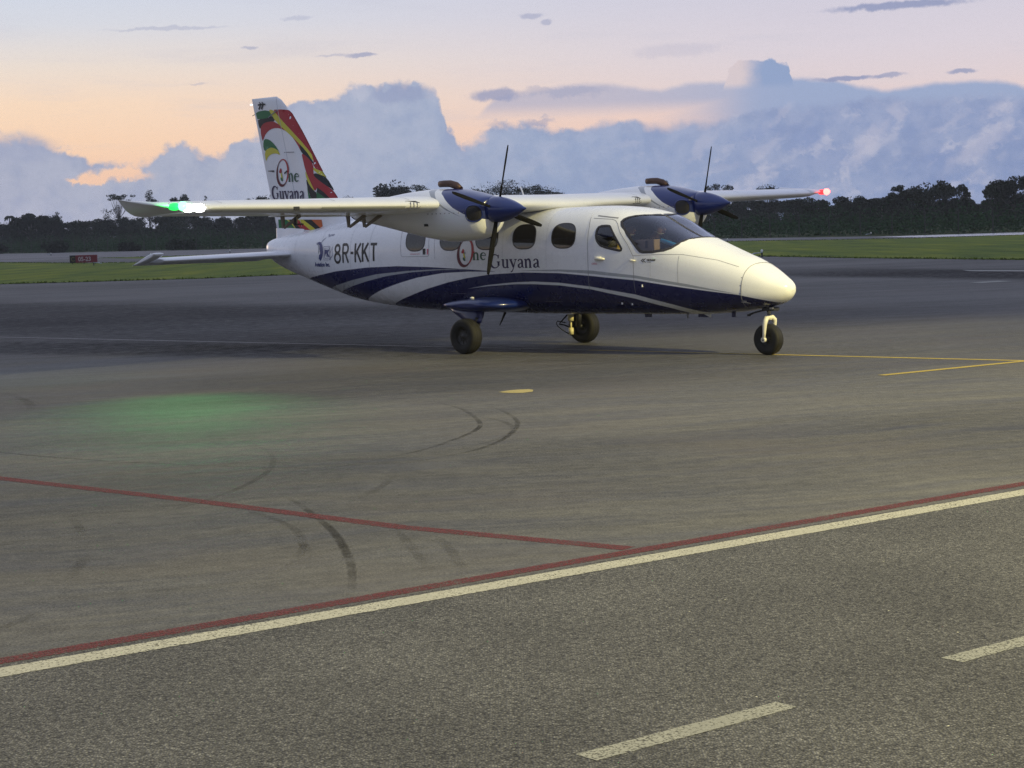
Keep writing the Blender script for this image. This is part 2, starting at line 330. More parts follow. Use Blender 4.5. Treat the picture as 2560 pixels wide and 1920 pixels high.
m_panel = mat('glareshield_vinyl', (.02, .021, .03), .7)
m_cabinglass = mat('tinted_cabin_pane', (.014, .010, .009), .07, spec=.6, coat=.3, var=.5, vscale=4)
m_seal = mat('window_seal', (.03, .028, .034), .5)
m_blade = mat('propeller_blade_paint', (.010, .010, .011), .9, spec=.05)

def glassmat(name, tint, refl):
    m = bpy.data.materials.new(name); m.use_nodes = True; t = m.node_tree; t.nodes.clear(); N = NB(t)
    tr = t.nodes.new('ShaderNodeBsdfTransparent'); tr.inputs[0].default_value = (*tint, 1)
    gl = t.nodes.new('ShaderNodeBsdfGlossy'); gl.inputs['Roughness'].default_value = .03; gl.inputs[0].default_value = (.9, .92, 1, 1)
    fr = t.nodes.new('ShaderNodeFresnel'); fr.inputs[0].default_value = 1.5
    mx = t.nodes.new('ShaderNodeMixShader'); t.links.new(N.m('ADD', N.m('MULTIPLY', fr.outputs[0], refl), .02), mx.inputs[0])
    t.links.new(tr.outputs[0], mx.inputs[1]); t.links.new(gl.outputs[0], mx.inputs[2])
    o = t.nodes.new('ShaderNodeOutputMaterial'); t.links.new(mx.outputs[0], o.inputs[0]); return m
m_glass = glassmat('windscreen_glass', (.64, .66, .72), 1.5)

# ------------------------------------------------------------------ fuselage form (a = metres aft of the nose, b = to starboard, z = up)
ZT=[(.03,.93),(.05,1.0),(.1,1.05),(.25,1.14),(.48,1.275),(.72,1.385),(.95,1.465),(1.4,1.63),(1.68,1.735),(1.95,1.865),(2.23,2.01),(2.5,2.1),(2.9,2.17),(3.4,2.2),(7.0,2.2),(8,2.19),(9,2.12),(9.8,2.02),(10.3,1.96),(10.9,1.88),(11.2,1.83),(11.33,1.77),(11.38,1.68)]
ZB=[(.03,.93),(.05,.86),(.1,.8),(.2,.74),(.4,.685),(.6,.65),(.8,.62),(1.3,.585),(1.6,.575),(4.4,.565),(6.8,.6),(8.1,.68),(8.8,.765),(9.7,.975),(10.25,1.13),(10.68,1.25),(11,1.36),(11.25,1.5),(11.35,1.6),(11.38,1.68)]
ZC=[(.03,.93),(.5,.98),(1.0,1.05),(2,1.2),(3,1.35),(7,1.4),(9,1.5),(10.3,1.6),(11.38,1.68)]
WD=[(.03,0),(.05,.09),(.1,.165),(.2,.255),(.4,.375),(.7,.49),(1,.565),(1.4,.64),(1.7,.69),(2,.73),(2.4,.77),(2.9,.8),(7,.8),(8,.75),(9,.61),(10,.44),(10.8,.3),(11.2,.2),(11.33,.1),(11.38,0)]
NT=[(.03,2.2),(1,2.6),(1.6,3.0),(2.1,3.6),(3,3.3),(7,3.0),(9,2.4),(11.38,2.2)]
NBT=[(.03,2.2),(1,2.6),(3,3),(7,3),(9,2.4),(11.38,2.2)]
def pchip(T, x):
    T = np.array(T); X, Y = T[:, 0], T[:, 1]; h = np.diff(X); d = np.diff(Y)/h; m = np.zeros(len(X))
    for i in range(1, len(X)-1):
        if d[i-1]*d[i] > 0:
            w1, w2 = 2*h[i]+h[i-1], h[i]+2*h[i-1]; m[i] = (w1+w2)/(w1/d[i-1]+w2/d[i])
    m[0], m[-1] = d[0], d[-1]
    x = np.clip(x, X[0], X[-1]); i = np.clip(np.searchsorted(X, x)-1, 0, len(h)-1); t = (x-X[i])/h[i]
    return Y[i]*(1+2*t)*(1-t)**2+m[i]*h[i]*t*(1-t)**2+Y[i+1]*t*t*(3-2*t)+m[i+1]*h[i]*t*t*(t-1)
_AG = np.arange(0, 11.501, .002)
_TB = {id(T): pchip(T, _AG).tolist() for T in (ZT, ZB, ZC, WD, NT, NBT)}
_pchip = pchip
def pchip(T, x):
    if id(T) in _TB and not hasattr(x, '__len__'):
        q = min(max(float(x), 0.0), 11.499)/.002; i = int(q); L = _TB[id(T)]; return L[i]+(L[i+1]-L[i])*(q-i)
    return _pchip(T, x)
def fus_b(a, z):
    zc = pchip(ZC, a); up = z > zc
    h = (pchip(ZT, a)-zc) if up else (zc-pchip(ZB, a)); n = pchip(NT, a) if up else pchip(NBT, a)
    q = min(abs((z-zc)/max(h, 1e-6)), .9999)
    return float(pchip(WD, a)*(1-q**n)**(1/n))
def fus_z(a, b):
    zc = pchip(ZC, a); n = pchip(NT, a); q = min(abs(b)/max(float(pchip(WD, a)), 1e-6), .9999)
    return float(zc+(pchip(ZT, a)-zc)*(1-q**n)**(1/n))
def fus_F(p):
    a, b, z = p; zc = pchip(ZC, a); up = z > zc
    h = (pchip(ZT, a)-zc) if up else (zc-pchip(ZB, a)); n = pchip(NT, a) if up else pchip(NBT, a)
    return float(abs(b/max(pchip(WD, a), 1e-6))**n+abs((z-zc)/max(h, 1e-6))**n)
def fus_n(p):
    e = 1e-3; p = Vector(p)
    return Vector([fus_F(p+Vector(d)*e)-fus_F(p-Vector(d)*e) for d in ((1, 0, 0), (0, 1, 0), (0, 0, 1))]).normalized()
def fus_ring(a, n):
    zt, zb, zc, w, nt, nb = [float(pchip(T, a)) for T in (ZT, ZB, ZC, WD, NT, NBT)]
    th = np.linspace(0, np.pi, 1500); c, s = np.cos(th), np.sin(th)
    nn = np.where(c > 0, nt, nb); h = np.where(c > 0, zt-zc, zc-zb)
    b = w*np.abs(s)**(2/nn); z = zc+h*np.sign(c)*np.abs(c)**(2/nn)
    L = np.concatenate([[0], np.cumsum(np.hypot(np.diff(b), np.diff(z)))])
    k = np.linspace(0, L[-1], n//2+1); B = np.interp(k, L, b); Z = np.interp(k, L, z)
    return [(a, float(B[i]), float(Z[i])) for i in range(n//2+1)]+[(a, -float(B[i]), float(Z[i])) for i in range(n//2-1, 0, -1)]
def side_map(off, sgn=1):
    return lambda u, v: (u, sgn*(fus_b(u, v)+off), v)

# 2-D marks: strokes, filled outlines and text laid onto a curved surface
def stroke2(pts, w, closed=False):
    P = [Vector((p[0], p[1])) for p in pts]; n = len(P); W = w if hasattr(w, '__len__') else [w]*n
    out = []; L = []; Rr = []
    for i in range(n):
        a = P[i-1] if (i > 0 or closed) else P[i]; b = P[(i+1) % n] if (i < n-1 or closed) else P[i]
        t = (b-a); t = t.normalized() if t.length > 1e-9 else Vector((1, 0)); q = Vector((-t.y, t.x))*W[i]/2
        L.append(P[i]+q); Rr.append(P[i]-q)
    for i in range(n if closed else n-1):
        j = (i+1) % n; out.append([tuple(L[i]), tuple(Rr[i]), tuple(Rr[j]), tuple(L[j])])
    return out
def arc(cx, cy, rx, ry, a0, a1, n=18, tilt=0.0):
    o = []
    for k in range(n+1):
        q = R(a0+(a1-a0)*k/n); x, y = rx*math.cos(q), ry*math.sin(q)
        o.append((cx+x*math.cos(tilt)-y*math.sin(tilt), cy+x*math.sin(tilt)+y*math.cos(tilt)))
    return o
def lay(mb, polys, fmap, mi, du=.08, dv=.03, clip=None):
    bm = bmesh.new()
    for p in polys:
        if len(p) < 3: continue
        vs = [bm.verts.new((q[0], q[1], 0)) for q in p]
        try: bm.faces.new(vs).normal_update()
        except ValueError: pass
    bmesh.ops.triangulate(bm, faces=list(bm.faces))
    if clip and bm.verts:
        bmesh.ops.bisect_plane(bm, geom=bm.verts[:]+bm.edges[:]+bm.faces[:], plane_co=(*clip[0], 0), plane_no=(*clip[1], 0), clear_outer=True)
    if bm.verts:
        xs = [v.co.x for v in bm.verts]; ys = [v.co.y for v in bm.verts]
        for k in range(math.floor(min(xs)/du)+1, math.ceil(max(xs)/du)):
            bmesh.ops.bisect_plane(bm, geom=bm.verts[:]+bm.edges[:]+bm.faces[:], plane_co=(k*du, 0, 0), plane_no=(1, 0, 0))
        for k in range(math.floor(min(ys)/dv)+1, math.ceil(max(ys)/dv)):
            bmesh.ops.bisect_plane(bm, geom=bm.verts[:]+bm.edges[:]+bm.faces[:], plane_co=(0, k*dv, 0), plane_no=(0, 1, 0))
    bm.verts.index_update()
    mb.add([fmap(v.co.x, v.co.y) for v in bm.verts], [[v.index for v in f.verts] for f in bm.faces], mi, True); bm.free()
def text2(s, height, shear=0.0, xs=1.0, bold=0.0):
    """polygons (unit: metres) of a line of text in the built-in sans face, origin at its lower left"""
    c = bpy.data.curves.new('text', 'FONT'); c.body = s; c.size = height/.73; c.shear = shear; c.offset = bold
    o = bpy.data.objects.new('text', c); COL.objects.link(o)
    me = o.to_mesh(); V = [(v.co.x*xs, v.co.y) for v in me.vertices]; F = [[V[i] for i in p.vertices] for p in me.polygons]
    wd = max(v[0] for v in V); o.to_mesh_clear(); bpy.data.objects.remove(o); bpy.data.curves.remove(c)
    return F, wd
# narrow bold sans letters (unit box, x right, y up)
def sans(ch):
    if ch == '8': return [(arc(.5, .745, .33, .20, 0, 360), True), (arc(.5, .275, .40, .24, 0, 360), True)]
    if ch == 'R': return [([(.1, 0), (.1, 1)], False), ([(.1, .96), (.55, .96)]+arc(.55, .735, .36, .225, 90, -90, 10)+[(.1, .51)], False), ([(.5, .5), (.92, 0)], False)]
    if ch == 'K': return [([(.1, 0), (.1, 1)], False), ([(.9, 1), (.16, .42)], False), ([(.38, .58), (.94, 0)], False)]
    if ch == 'T': return [([(0, .93), (1, .93)], False), ([(.5, .93), (.5, 0)], False)]
    if ch == '-': return [([(0, .52), (1, .52)], False)]
# serif letters (x-height 1); each stroke: points, widths
def serif(ch):
    T, t = .245, .098
    if ch == 'n': return [([(.18, 0), (.18, .95)], T), ([(-.02, .93), (.2, .97)], t*1.4), ([(.2, .74), (.34, .93), (.5, .98), (.64, .9), (.72, .7)], [t, t*1.5, T*.8, T, T]), ([(.72, .74), (.72, 0)], T), ([(0, .03), (.37, .03)], t), ([(.54, .03), (.91, .03)], t)], 1.0
    if ch == 'e': return [([(.14, .6), (.8, .6)], t), ([(.8, .6)]+arc(.47, .5, .35, .47, 12, 318, 20), [t]+[t*1.1+(T-t)*max(0, math.sin(R(12+306*k/20-90)))**.7 for k in range(21)])], .88
    if ch == 'u': return [([(.2, 1), (.2, .3), (.3, .08), (.48, .03), (.64, .12), (.74, .3)], [T, T, T*.8, t*1.4, t, t]), ([(.74, 1), (.74, .0)], T), ([(0, .97), (.28, .97)], t), ([(.54, .97), (.8, .97)], t), ([(.74, .03), (.94, .05)], t)], 1.0
    if ch == 'y': return [([(.1, 1), (.48, .08)], T), ([(.8, 1), (.42, -.12), (.28, -.38), (.1, -.42)], [t, t*1.1, t*1.4, T*.7]), ([(-.04, .97), (.32, .97)], t), ([(.6, .97), (.94, .97)], t)], .92
    if ch == 'a': return [([(.14, .78), (.24, .95), (.42, .98), (.58, .9), (.64, .7)], [T*.8, t*1.3, t*1.3, T*.8, T]), ([(.64, .74), (.64, .14), (.84, .03)], [T, T, t]), ([(.64, .58), (.36, .5), (.16, .32), (.16, .14), (.32, .03), (.5, .1), (.64, .26)], [t, t*1.2, T, T, t*1.5, t, t])], .88
    if ch == 'G': return [(arc(.72, .79, .62, .76, 42, 318, 26), [t*1.2+(T*1.15-t)*max(0, math.sin(R(42+276*k/26-90)))**.8 for k in range(27)]), ([(1.2, 1.52), (1.16, 1.12)], t*1.2), ([(1.19, .28), (1.19, .72)], T), ([(.96, .72), (1.38, .72)], t)], 1.5
def serif_word(s, x0, y0, xh, xscale, extra=0.0):
    out = []; x = x0
    for ch in s:
        g, adv = serif(ch)
        for pts, w in g:
            P = [(x+p[0]*xh*xscale, y0+p[1]*xh) for p in pts]
            W = [q*xh*(xscale+1)/2+extra for q in w] if hasattr(w, '__len__') else w*xh*(xscale+1)/2+extra
            out += stroke2(P, W)
        x += adv*xh*xscale*1.06
    return out, x
def ribbon(mb, pts, width, off, mi, nf=fus_n, closed=False, lift=None):
    P = [Vector(p) for p in pts]; n = len(P); V = []; F = []
    for i in range(n):
        a = P[i-1] if (i > 0 or closed) else P[i]; b = P[(i+1) % n] if (i < n-1 or closed) else P[i]
        t = (b-a).normalized(); nn = nf(P[i]); s = nn.cross(t).normalized()*width/2
        V += [P[i]+s+nn*off, P[i]+nn*(off+.004), P[i]-s+nn*off]
    for i in range(n if closed else n-1):
        j = (i+1) % n
        F += [(3*i, 3*i+1, 3*j+1, 3*j), (3*i+1, 3*i+2, 3*j+2, 3*j+1)]
    mb.add(V, F, mi, True)
def smooth_closed(P, it=2):
    for _ in range(it):
        Q = []
        for i in range(len(P)):
            a, b = P[i], P[(i+1) % len(P)]
            Q += [tuple(.75*x+.25*y for x, y in zip(a, b)), tuple(.25*x+.75*y for x, y in zip(a, b))]
        P = Q
    return P
def dense(P, step, closed=False):
    out = []
    n = len(P)
    for i in range(n if closed else n-1):
        a, b = np.array(P[i]), np.array(P[(i+1) % n]); k = max(1, int(np.linalg.norm(b-a)/step))
        out += [tuple(map(float, a+(b-a)*j/k)) for j in range(k)]
    if not closed: out.append(tuple(map(float, P[-1])))
    return out
def inpoly(x, y, P):
    c = False; j = len(P)-1
    for i in range(len(P)):
        if (P[i][1] > y) != (P[j][1] > y) and x < (P[j][0]-P[i][0])*(y-P[i][1])/(P[j][1]-P[i][1])+P[i][0]: c = not c
        j = i
    return c
# ------------------------------------------------------------------ the aeroplane
PLANE = empty('airplane', 'white and navy twin propeller airplane with high wings and a colourful tail fin', 'airplane',
              (4.0087, 26.937, 0), (0, 0, 0))
PLANE.rotation_euler = (-.0059, 0, math.pi-.7530)
def part(mb, name, mats, parent=None): return mb.build(name, mats, parent or PLANE)

def livery_material():
    m = bpy.data.materials.new('fuselage_paint'); m.use_nodes = True; t = m.node_tree; p = t.nodes['Principled BSDF']; N = NB(t)
    tc = t.nodes.new('ShaderNodeTexCoord'); a, b, z = N.xyz(tc.outputs['Object'])
    def cv(pts): return N.curve(a, pts, 0, 11.5, 0, 2)
    def below(c): return N.m('MULTIPLY', N.ss(N.m('SUBTRACT', c, z), -.004, .004), 1.0)
    white = N.mix(N.ss(N.noise(tc.outputs['Object'], 2.2, 5), .35, .75), tuple(c*.965 for c in WHITE), WHITE)
    navy, grey = NAVY, (.36, .38, .40)
    col = white
    c1 = cv([(0, .3), (4.98, .3), (5.0, 1.247), (5.39, 1.272), (5.84, 1.297), (6.52, 1.33), (7.23, 1.35), (8.01, 1.33), (8.92, 1.27), (9.85, 1.16), (10.2, 1.1), (11.5, .9)])
    c2 = cv([(0, .3), (5.5, .3), (5.6, 1.272), (5.84, 1.289), (6.29, 1.292), (6.99, 1.27), (7.75, 1.22), (8.47, 1.12), (9.16, 1.01), (9.6, .92), (11.5, .5)])
    c3 = cv([(0, .3), (5.5, .3), (5.6, 1.27), (5.84, 1.283), (6.29, 1.277), (6.87, 1.25), (7.49, 1.19), (8.06, 1.10), (8.84, .96), (9.3, .85), (11.5, .4)])
    c4 = cv([(0, .3), (4.98, .3), (5.02, 1.246), (5.62, 1.25), (6.18, 1.23), (6.77, 1.16), (7.27, 1.06), (7.71, .96), (8.26, .81), (8.6, .70), (11.5, .3)])
    c5 = cv([(0, .71), (.19, .75), (.35, .80), (.66, .88), (1.42, .98), (2.26, 1.10), (3.07, 1.17), (3.69, 1.215), (4.41, 1.23), (4.9, 1.213), (5.18, 1.20), (5.63, 1.15), (6.09, 1.08), (6.57, .98), (7.13, .84), (7.58, .73), (7.9, .62), (11.5, .2)])
    g1 = cv([(0, .6), (.6, .878), (.66, .893), (1.42, 1.04), (2.25, 1.17), (3.06, 1.25), (3.69, 1.27), (4.31, 1.262), (4.62, 1.25), (11.5, .3)])
    g2 = cv([(0, .62), (.6, .88), (.66, .89), (1.42, 1.0), (2.26, 1.13), (3.06, 1.20), (3.69, 1.24), (4.31, 1.25), (4.62, 1.25), (11.5, .32)])
    l1 = cv([(0, .3), (.9, .48), (1.32, .62), (1.71, .74), (2.29, .89), (3.09, 1.01), (3.71, 1.07), (4.24, 1.09), (4.62, 1.08), (5.2, 1.04), (5.66, .98), (5.8, .3), (11.5, .3)])
    l2 = cv([(0, .3), (1.2, .45), (1.58, .61), (1.76, .68), (2.32, .83), (3.1, .97), (3.71, 1.03), (4.24, 1.05), (4.62, 1.05), (5.21, 1.02), (5.66, .98), (5.8, .3), (11.5, .3)])
    col = N.mix(below(c1), col, navy); col = N.mix(below(c2), col, grey); col = N.mix(below(c3), col, navy)
    col = N.mix(below(c4), col, white)
    col = N.mix(N.m('MULTIPLY', below(g1), N.m('SUBTRACT', 1.0, below(g2))), col, grey)
    col = N.mix(below(c5), col, navy)
    col = N.mix(N.m('MULTIPLY', below(l1), N.m('SUBTRACT', 1.0, below(l2))), col, (.62, .64, .66))
    t.links.new(col, p.inputs['Base Color'])
    p.inputs['Coat Weight'].default_value = .45; p.inputs['Coat Roughness'].default_value = .06
    t.links.new(N.ss(N.noise(tc.outputs['Object'], 5, 4), .3, .8, .24, .36), p.inputs['Roughness'])
    bp_ = t.nodes.new('ShaderNodeBump'); bp_.inputs['Strength'].default_value = .10; bp_.inputs['Distance'].default_value = .02
    t.links.new(N.noise(tc.outputs['Object'], 2.6, 2), bp_.inputs['Height']); t.links.new(bp_.outputs[0], p.inputs['Normal'])
    return m
m_fus = livery_material()

WS = [(2.57,1.94),(2.575,1.97),(2.55,2.0),(2.50,2.018),(2.36,2.046),(2.30,2.058),(2.28,2.10),(1.55,1.74),(1.575,1.69),(1.60,1.655),(1.64,1.605),(1.70,1.557),(1.79,1.528),(1.97,1.508),(2.12,1.508),(2.17,1.52),(2.22,1.565),(2.40,1.76),(2.54,1.90)]
CW = [(2.975,1.84),(2.94,1.90),(2.76,1.905),(2.72,1.87),(2.49,1.57),(2.50,1.535),(2.56,1.54),(2.85,1.6),(2.93,1.66),(2.975,1.74)]
fm = MB()
sta = np.unique(np.round(np.concatenate([.03+np.linspace(0, 1, 16)**2*.3, np.arange(.36, 1.42, .05), np.arange(1.42, 3.08, .02), np.arange(3.08, 11.3, .07), [11.3, 11.33, 11.355, 11.37, 11.38]]), 4))
NR = 176
rings = [fus_ring(a, NR) for a in sta]
V = [p for r in rings for p in r]; Fb = []; Fp = {1: [], -1: []}; Fc = {1: [], -1: []}
for i in range(len(sta)-1):
    for j in range(NR):
        k = (j+1) % NR; f = (i*NR+j, i*NR+k, (i+1)*NR+k, (i+1)*NR+j)
        c = np.mean([V[q] for q in f], 0); sgn = 1 if c[1] > 0 else -1
        if 1.5 < c[0] < 2.65 and c[2] > 1.45 and abs(c[1]) > .022 and inpoly(c[0], c[2], WS): Fp[sgn].append(f)
        elif 2.4 < c[0] < 3.05 and c[2] > 1.4 and inpoly(c[0], c[2], CW): Fc[sgn].append(f)
        else: Fb.append(f)
fm.add(V, Fb, 0)
# dark lining just inside the cockpit skin
Vi = [tuple(Vector(p)-fus_n(p)*.02) if 1.3 < p[0] < 3.4 else p for p in V]
fm.add(Vi, [f for f in Fb if 1.4 < V[f[0]][0] < 3.3 and V[f[0]][2] > .7], 1)
FM = [m_fus, m_inside, m_black, m_indigo, m_dgreen, m_red, m_maroon, m_yellow, m_darkblue, m_pink, m_seam, m_paleseam, m_white, SILV := mat('silver_grey_marking', (.3, .32, .36), .4), mat('faint_seam', (.48, .48, .50), .45)]
S1 = side_map(.0035); S1b = side_map(.0045); S0 = side_map(.0025)
def seam(pts, w=.007, mi=10, mp=S0):
    P = dense(pts, .05); lay(fm, stroke2(P, w), mp, mi)
# registration, both flanks
def regist(mp, xf):
    cells = [('8', 8.945, 8.735, 1.405, .325), ('R', 8.69, 8.50, 1.412, .32), ('-', 8.44, 8.36, 1.42, .3), ('K', 8.325, 8.14, 1.42, .315), ('K', 8.12, 7.935, 1.428, .31), ('T', 7.89, 7.725, 1.437, .30)]
    for ch, a0, a1, z0, h in cells:
        for pts, cl in sans(ch):
            P = [(xf(a0, a1, q[0]), z0+q[1]*h) for q in pts]
            lay(fm, stroke2(P, .044, cl), mp, 2)
regist(S1, lambda a0, a1, x: a0+(a1-a0)*x)
regist(side_map(.0035, -1), lambda a0, a1, x: a1+(a0-a1)*x)
# big O emblem with the small country outline, then the serif words
def country(mp, cx, cz, s, sg, mb, mir, miy, mig):
    f = lambda L: [(cx-sg*x*s, cz+y*s) for x, y in L]
    lay(mb, [f([(-.24, .30), (-.12, .50), (0, .42), (.10, .30), (.06, .05), (-.10, -.02), (-.30, .05), (-.34, .18)])], mp, mir)
    lay(mb, [f([(-.08, -.02), (.06, .05), (.14, -.2), (.24, -.45), (.16, -.5), (-.02, -.38), (-.06, -.2)])], mp, miy)
    lay(mb, [f([(-.14, -.42), (-.02, -.38), (.16, -.5), (.22, -.72), (.04, -.78), (-.14, -.62)]), f([(.12, .08), (.2, .2), (.24, .02), (.16, -.1)])], mp, mig)
def emblemO(mp, cx, cz, rx, rz, tilt, mb, mir, mim, sg=1, w=.060):
    P = arc(0, 0, rx, rz, 0, 360, 56, -tilt); P = [(cx-sg*x, cz+y) for x, y in P]
    n = 57
    Wd = [w*(.30+.75*max(0, math.cos(R(360*k/56-232)))**1.3+.55*max(0, math.cos(R(360*k/56-25)))**2) for k in range(n)]
    lay(mb, stroke2(P[:21], Wd[:21]), mp, mir); lay(mb, stroke2(P[20:51], Wd[20:51]), mp, mim); lay(mb, stroke2(P[50:], Wd[50:]), mp, mir)
mpw = side_map(.0022)
halo, _ = serif_word('Guyana', 0, 1.30, .135, .97, .03); word, wx = serif_word('Guyana', 0, 1.30, .135, .97)
xs = (5.135-4.075)/wx
lay(fm, [[(5.135-x*xs, y) for x, y in q] for q in halo], mpw, 12); lay(fm, [[(5.135-x*xs, y) for x, y in q] for q in word], S1, 3)
emblemO(S1, 5.655, 1.55, .155, .215, .28, fm, 5, 6); country(S1b, 5.69, 1.535, .155, 1, fm, 5, 7, 4)
word, wx = serif_word('ne', 0, 1.43, .115, 1.05); xs = .30/wx
lay(fm, [[(5.495-x*xs, y) for x, y in q] for q in word], S1, 4)
lay(fm, stroke2([(5.497, 1.545), (5.45, 1.555)], .022), S1b, 5)
# operator's emblem, BK box, small words
lay(fm, stroke2(arc(9.44, 1.60, .125, .15, 60, 250, 18), [.03+.028*math.sin(math.pi*k/18) for k in range(19)]), S1, 8)
lay(fm, stroke2(arc(9.45, 1.60, .085, .135, 250, 100, 18), [.01+.014*math.sin(math.pi*k/18) for k in range(19)]), S1, 8)
lay(fm, [[(9.41, 1.70), (9.34, 1.71), (9.335, 1.62), (9.39, 1.60)], [(9.41, 1.55), (9.35, 1.57), (9.32, 1.55), (9.37, 1.48), (9.43, 1.48)]], S1, 8)
lay(fm, stroke2(arc(9.50, 1.62, .075, .13, 80, 200, 12), .024), S1, 13)
lay(fm, stroke2([(9.38, 1.74), (9.32, 1.80), (9.25, 1.845)], [.006, .012, .004]), S1, 8)
for e_, s_ in ((.0, 1.0), (.028, .78)):
    lay(fm, stroke2([(9.27-e_, 1.69-e_), (9.08+e_*.3, 1.695-e_), (9.06+e_*.4, 1.465+e_), (9.265-e_, 1.462+e_)], .009, True), S1, 8)
lay(fm, stroke2([(9.09, 1.465), (9.0, 1.53), (8.985, 1.70), (9.075, 1.56)], .01), S1, 8)
for s_, x0, z0, h, xs_, mi, bold in (('BK', 9.235, 1.525, .11, .72, 8, .012), ('Aviation Inc.', 9.575, 1.352, .072, .98, 8, .004), ('TECNAM', 2.06, 1.378, .026, 1.02, 2, .002)):
    F, wd = text2(s_, h, .12 if s_ == 'TECNAM' else 0, xs_, bold); lay(fm, [[(x0-x, z0+y) for x, y in q] for q in F], S1, mi)
F, wd = text2('Traveller', .016, .2, 1.0); lay(fm, [[(2.06-x, 1.352+y) for x, y in q] for q in F], S1, 2)
lay(fm, stroke2([(2.11, 1.41), (2.15, 1.385), (2.11, 1.36)], .014)+stroke2([(2.075, 1.412), (2.115, 1.385), (2.075, 1.358)], .014), S1, 2)
F, wd = text2('Tecnam', .05, .3, .9); lay(fm, [[(9.225-x, 1.85+y+x*.1) for x, y in q] for q in F], S1, 8)
F, wd = text2('EMERGENCY EXIT', .02, 0, 1.0); lay(fm, [[(6.90-x, 1.53+y) for x, y in q] for q in F], S1, 9)
lay(fm, stroke2([(6.50, 1.62), (6.50, 1.53)], .03), S1, 9)
F, wd = text2('OPEN', .03, 0, 1.0); lay(fm, [[(3.05-x, 1.335+y) for x, y in q] for q in F], S1, 9)
lay(fm, [[(.625, .775), (.52, .755), (.52, .748), (.625, .768)], [(.60, .79), (.555, .785), (.56, .777), (.60, .782)]], S1, 12)
# panel seams
seam([(3.17, 2.06), (3.125, 1.9), (3.12, 1.26), (3.13, .95)]); seam([(2.62, 1.925), (2.54, 1.8), (2.38, 1.61), (2.29, 1.45), (2.285, .92)])
seam([(3.10, 2.02), (2.75, 1.995), (2.68, 1.975), (2.62, 1.925)]); seam([(3.175, 2.1), (3.15, 1.9), (3.145, 1.28)], .012, 11)
seam([(2.29, 1.46), (1.9, 1.47), (1.5, 1.46), (1.0, 1.37), (.68, 1.27)], .005); seam([(1.55, 1.44), (1.55, 1.05)], .004)
seam([(7.14, 1.93), (7.12, 1.53), (7.09, 1.50), (6.5, 1.50), (6.47, 1.53), (6.485, 1.86)], .006); seam([(6.36, 1.95), (6.34, 1.45)], .004)
seam([(7.9, 2.08), (7.93, 1.3)], .004); seam([(3.05, 2.055), (2.66, 2.01)], .016)
for a_, z_ in ((6.07, .9), (4.1, .78)): seam([(a_, z_), (a_-.35, z_)], .004)
nc = [(.535, .0), (.545, .2)]
P3 = [(.54+.09*math.sin(math.pi*min(1, k/30.)) , 0, 0) for k in range(31)]
ring_nc = []
for k in range(-26, 27):
    t_ = k/26.0*2.5; a_ = .55+.085*(1-math.cos(t_))/2*1.0
    rg = fus_ring(a_, 180); idx = int(round(t_/(2*math.pi)*180)) % 180; ring_nc.append(rg[idx])
ribbon(fm, ring_nc, .009, .002, 10)
for q in ring_nc[::3]:
    n_ = fus_n(q); fm.box(Vector(q)+n_*.004+Vector((.018, 0, 0)), (.014, .014, .006), 10, n_.to_track_quat('Z', 'X').to_matrix())
for a_, z0_, z1_ in ((2.0, 1.14, 1.45), (3.95, 1.3, 2.1), (4.85, 1.3, 2.12), (5.62, 1.3, 1.5), (8.45, 1.28, 2.02), (9.35, 1.2, 1.98), (10.2, 1.2, 1.9)):
    lay(fm, stroke2(dense([(a_, z0_), (a_, z1_)], .05), .004), S0, 14); 
    for k in range(int((z1_-z0_)/.06)): fm.box((a_+.02, fus_b(a_+.02, z0_+k*.06)+.001, z0_+k*.06), (.006, .004, .006), 14)
# underside aerials and drains
for a_, l_, w_ in ((2.55, .05, .12), (1.5, .05, .22), (.98, .07, .06)):
    fm.box((a_, .12, fus_ring(a_, 40)[20][2]-l_/2+.005), (w_, .03, l_), 0, None, .006)
fm.tube([(1.75, .2, .6), (1.75, .2, .52)], .012, 8, 10)
for a_, z_ in ((2.15, 1.02), (2.42, .75), (2.6, .76)): fm.box((a_, fus_b(a_, z_)+.004, z_), (.02, .012, .035), 11)
FUS = part(fm, 'fuselage', FM)
fw = MB(); fw.loft([[(5.45+x, .1+y, .60-d) for x, y in ((0, -.008), (.06*(1-d*3), -.008), (.06*(1-d*3), .008), (0, .008))] for d in (0,)]+[[(5.62+x, .1+y, .36) for x, y in ((0, -.003), (.015, -.003), (.015, .003), (0, .003))]], 0)
part(fw, 'blade_aerial', m_dark)

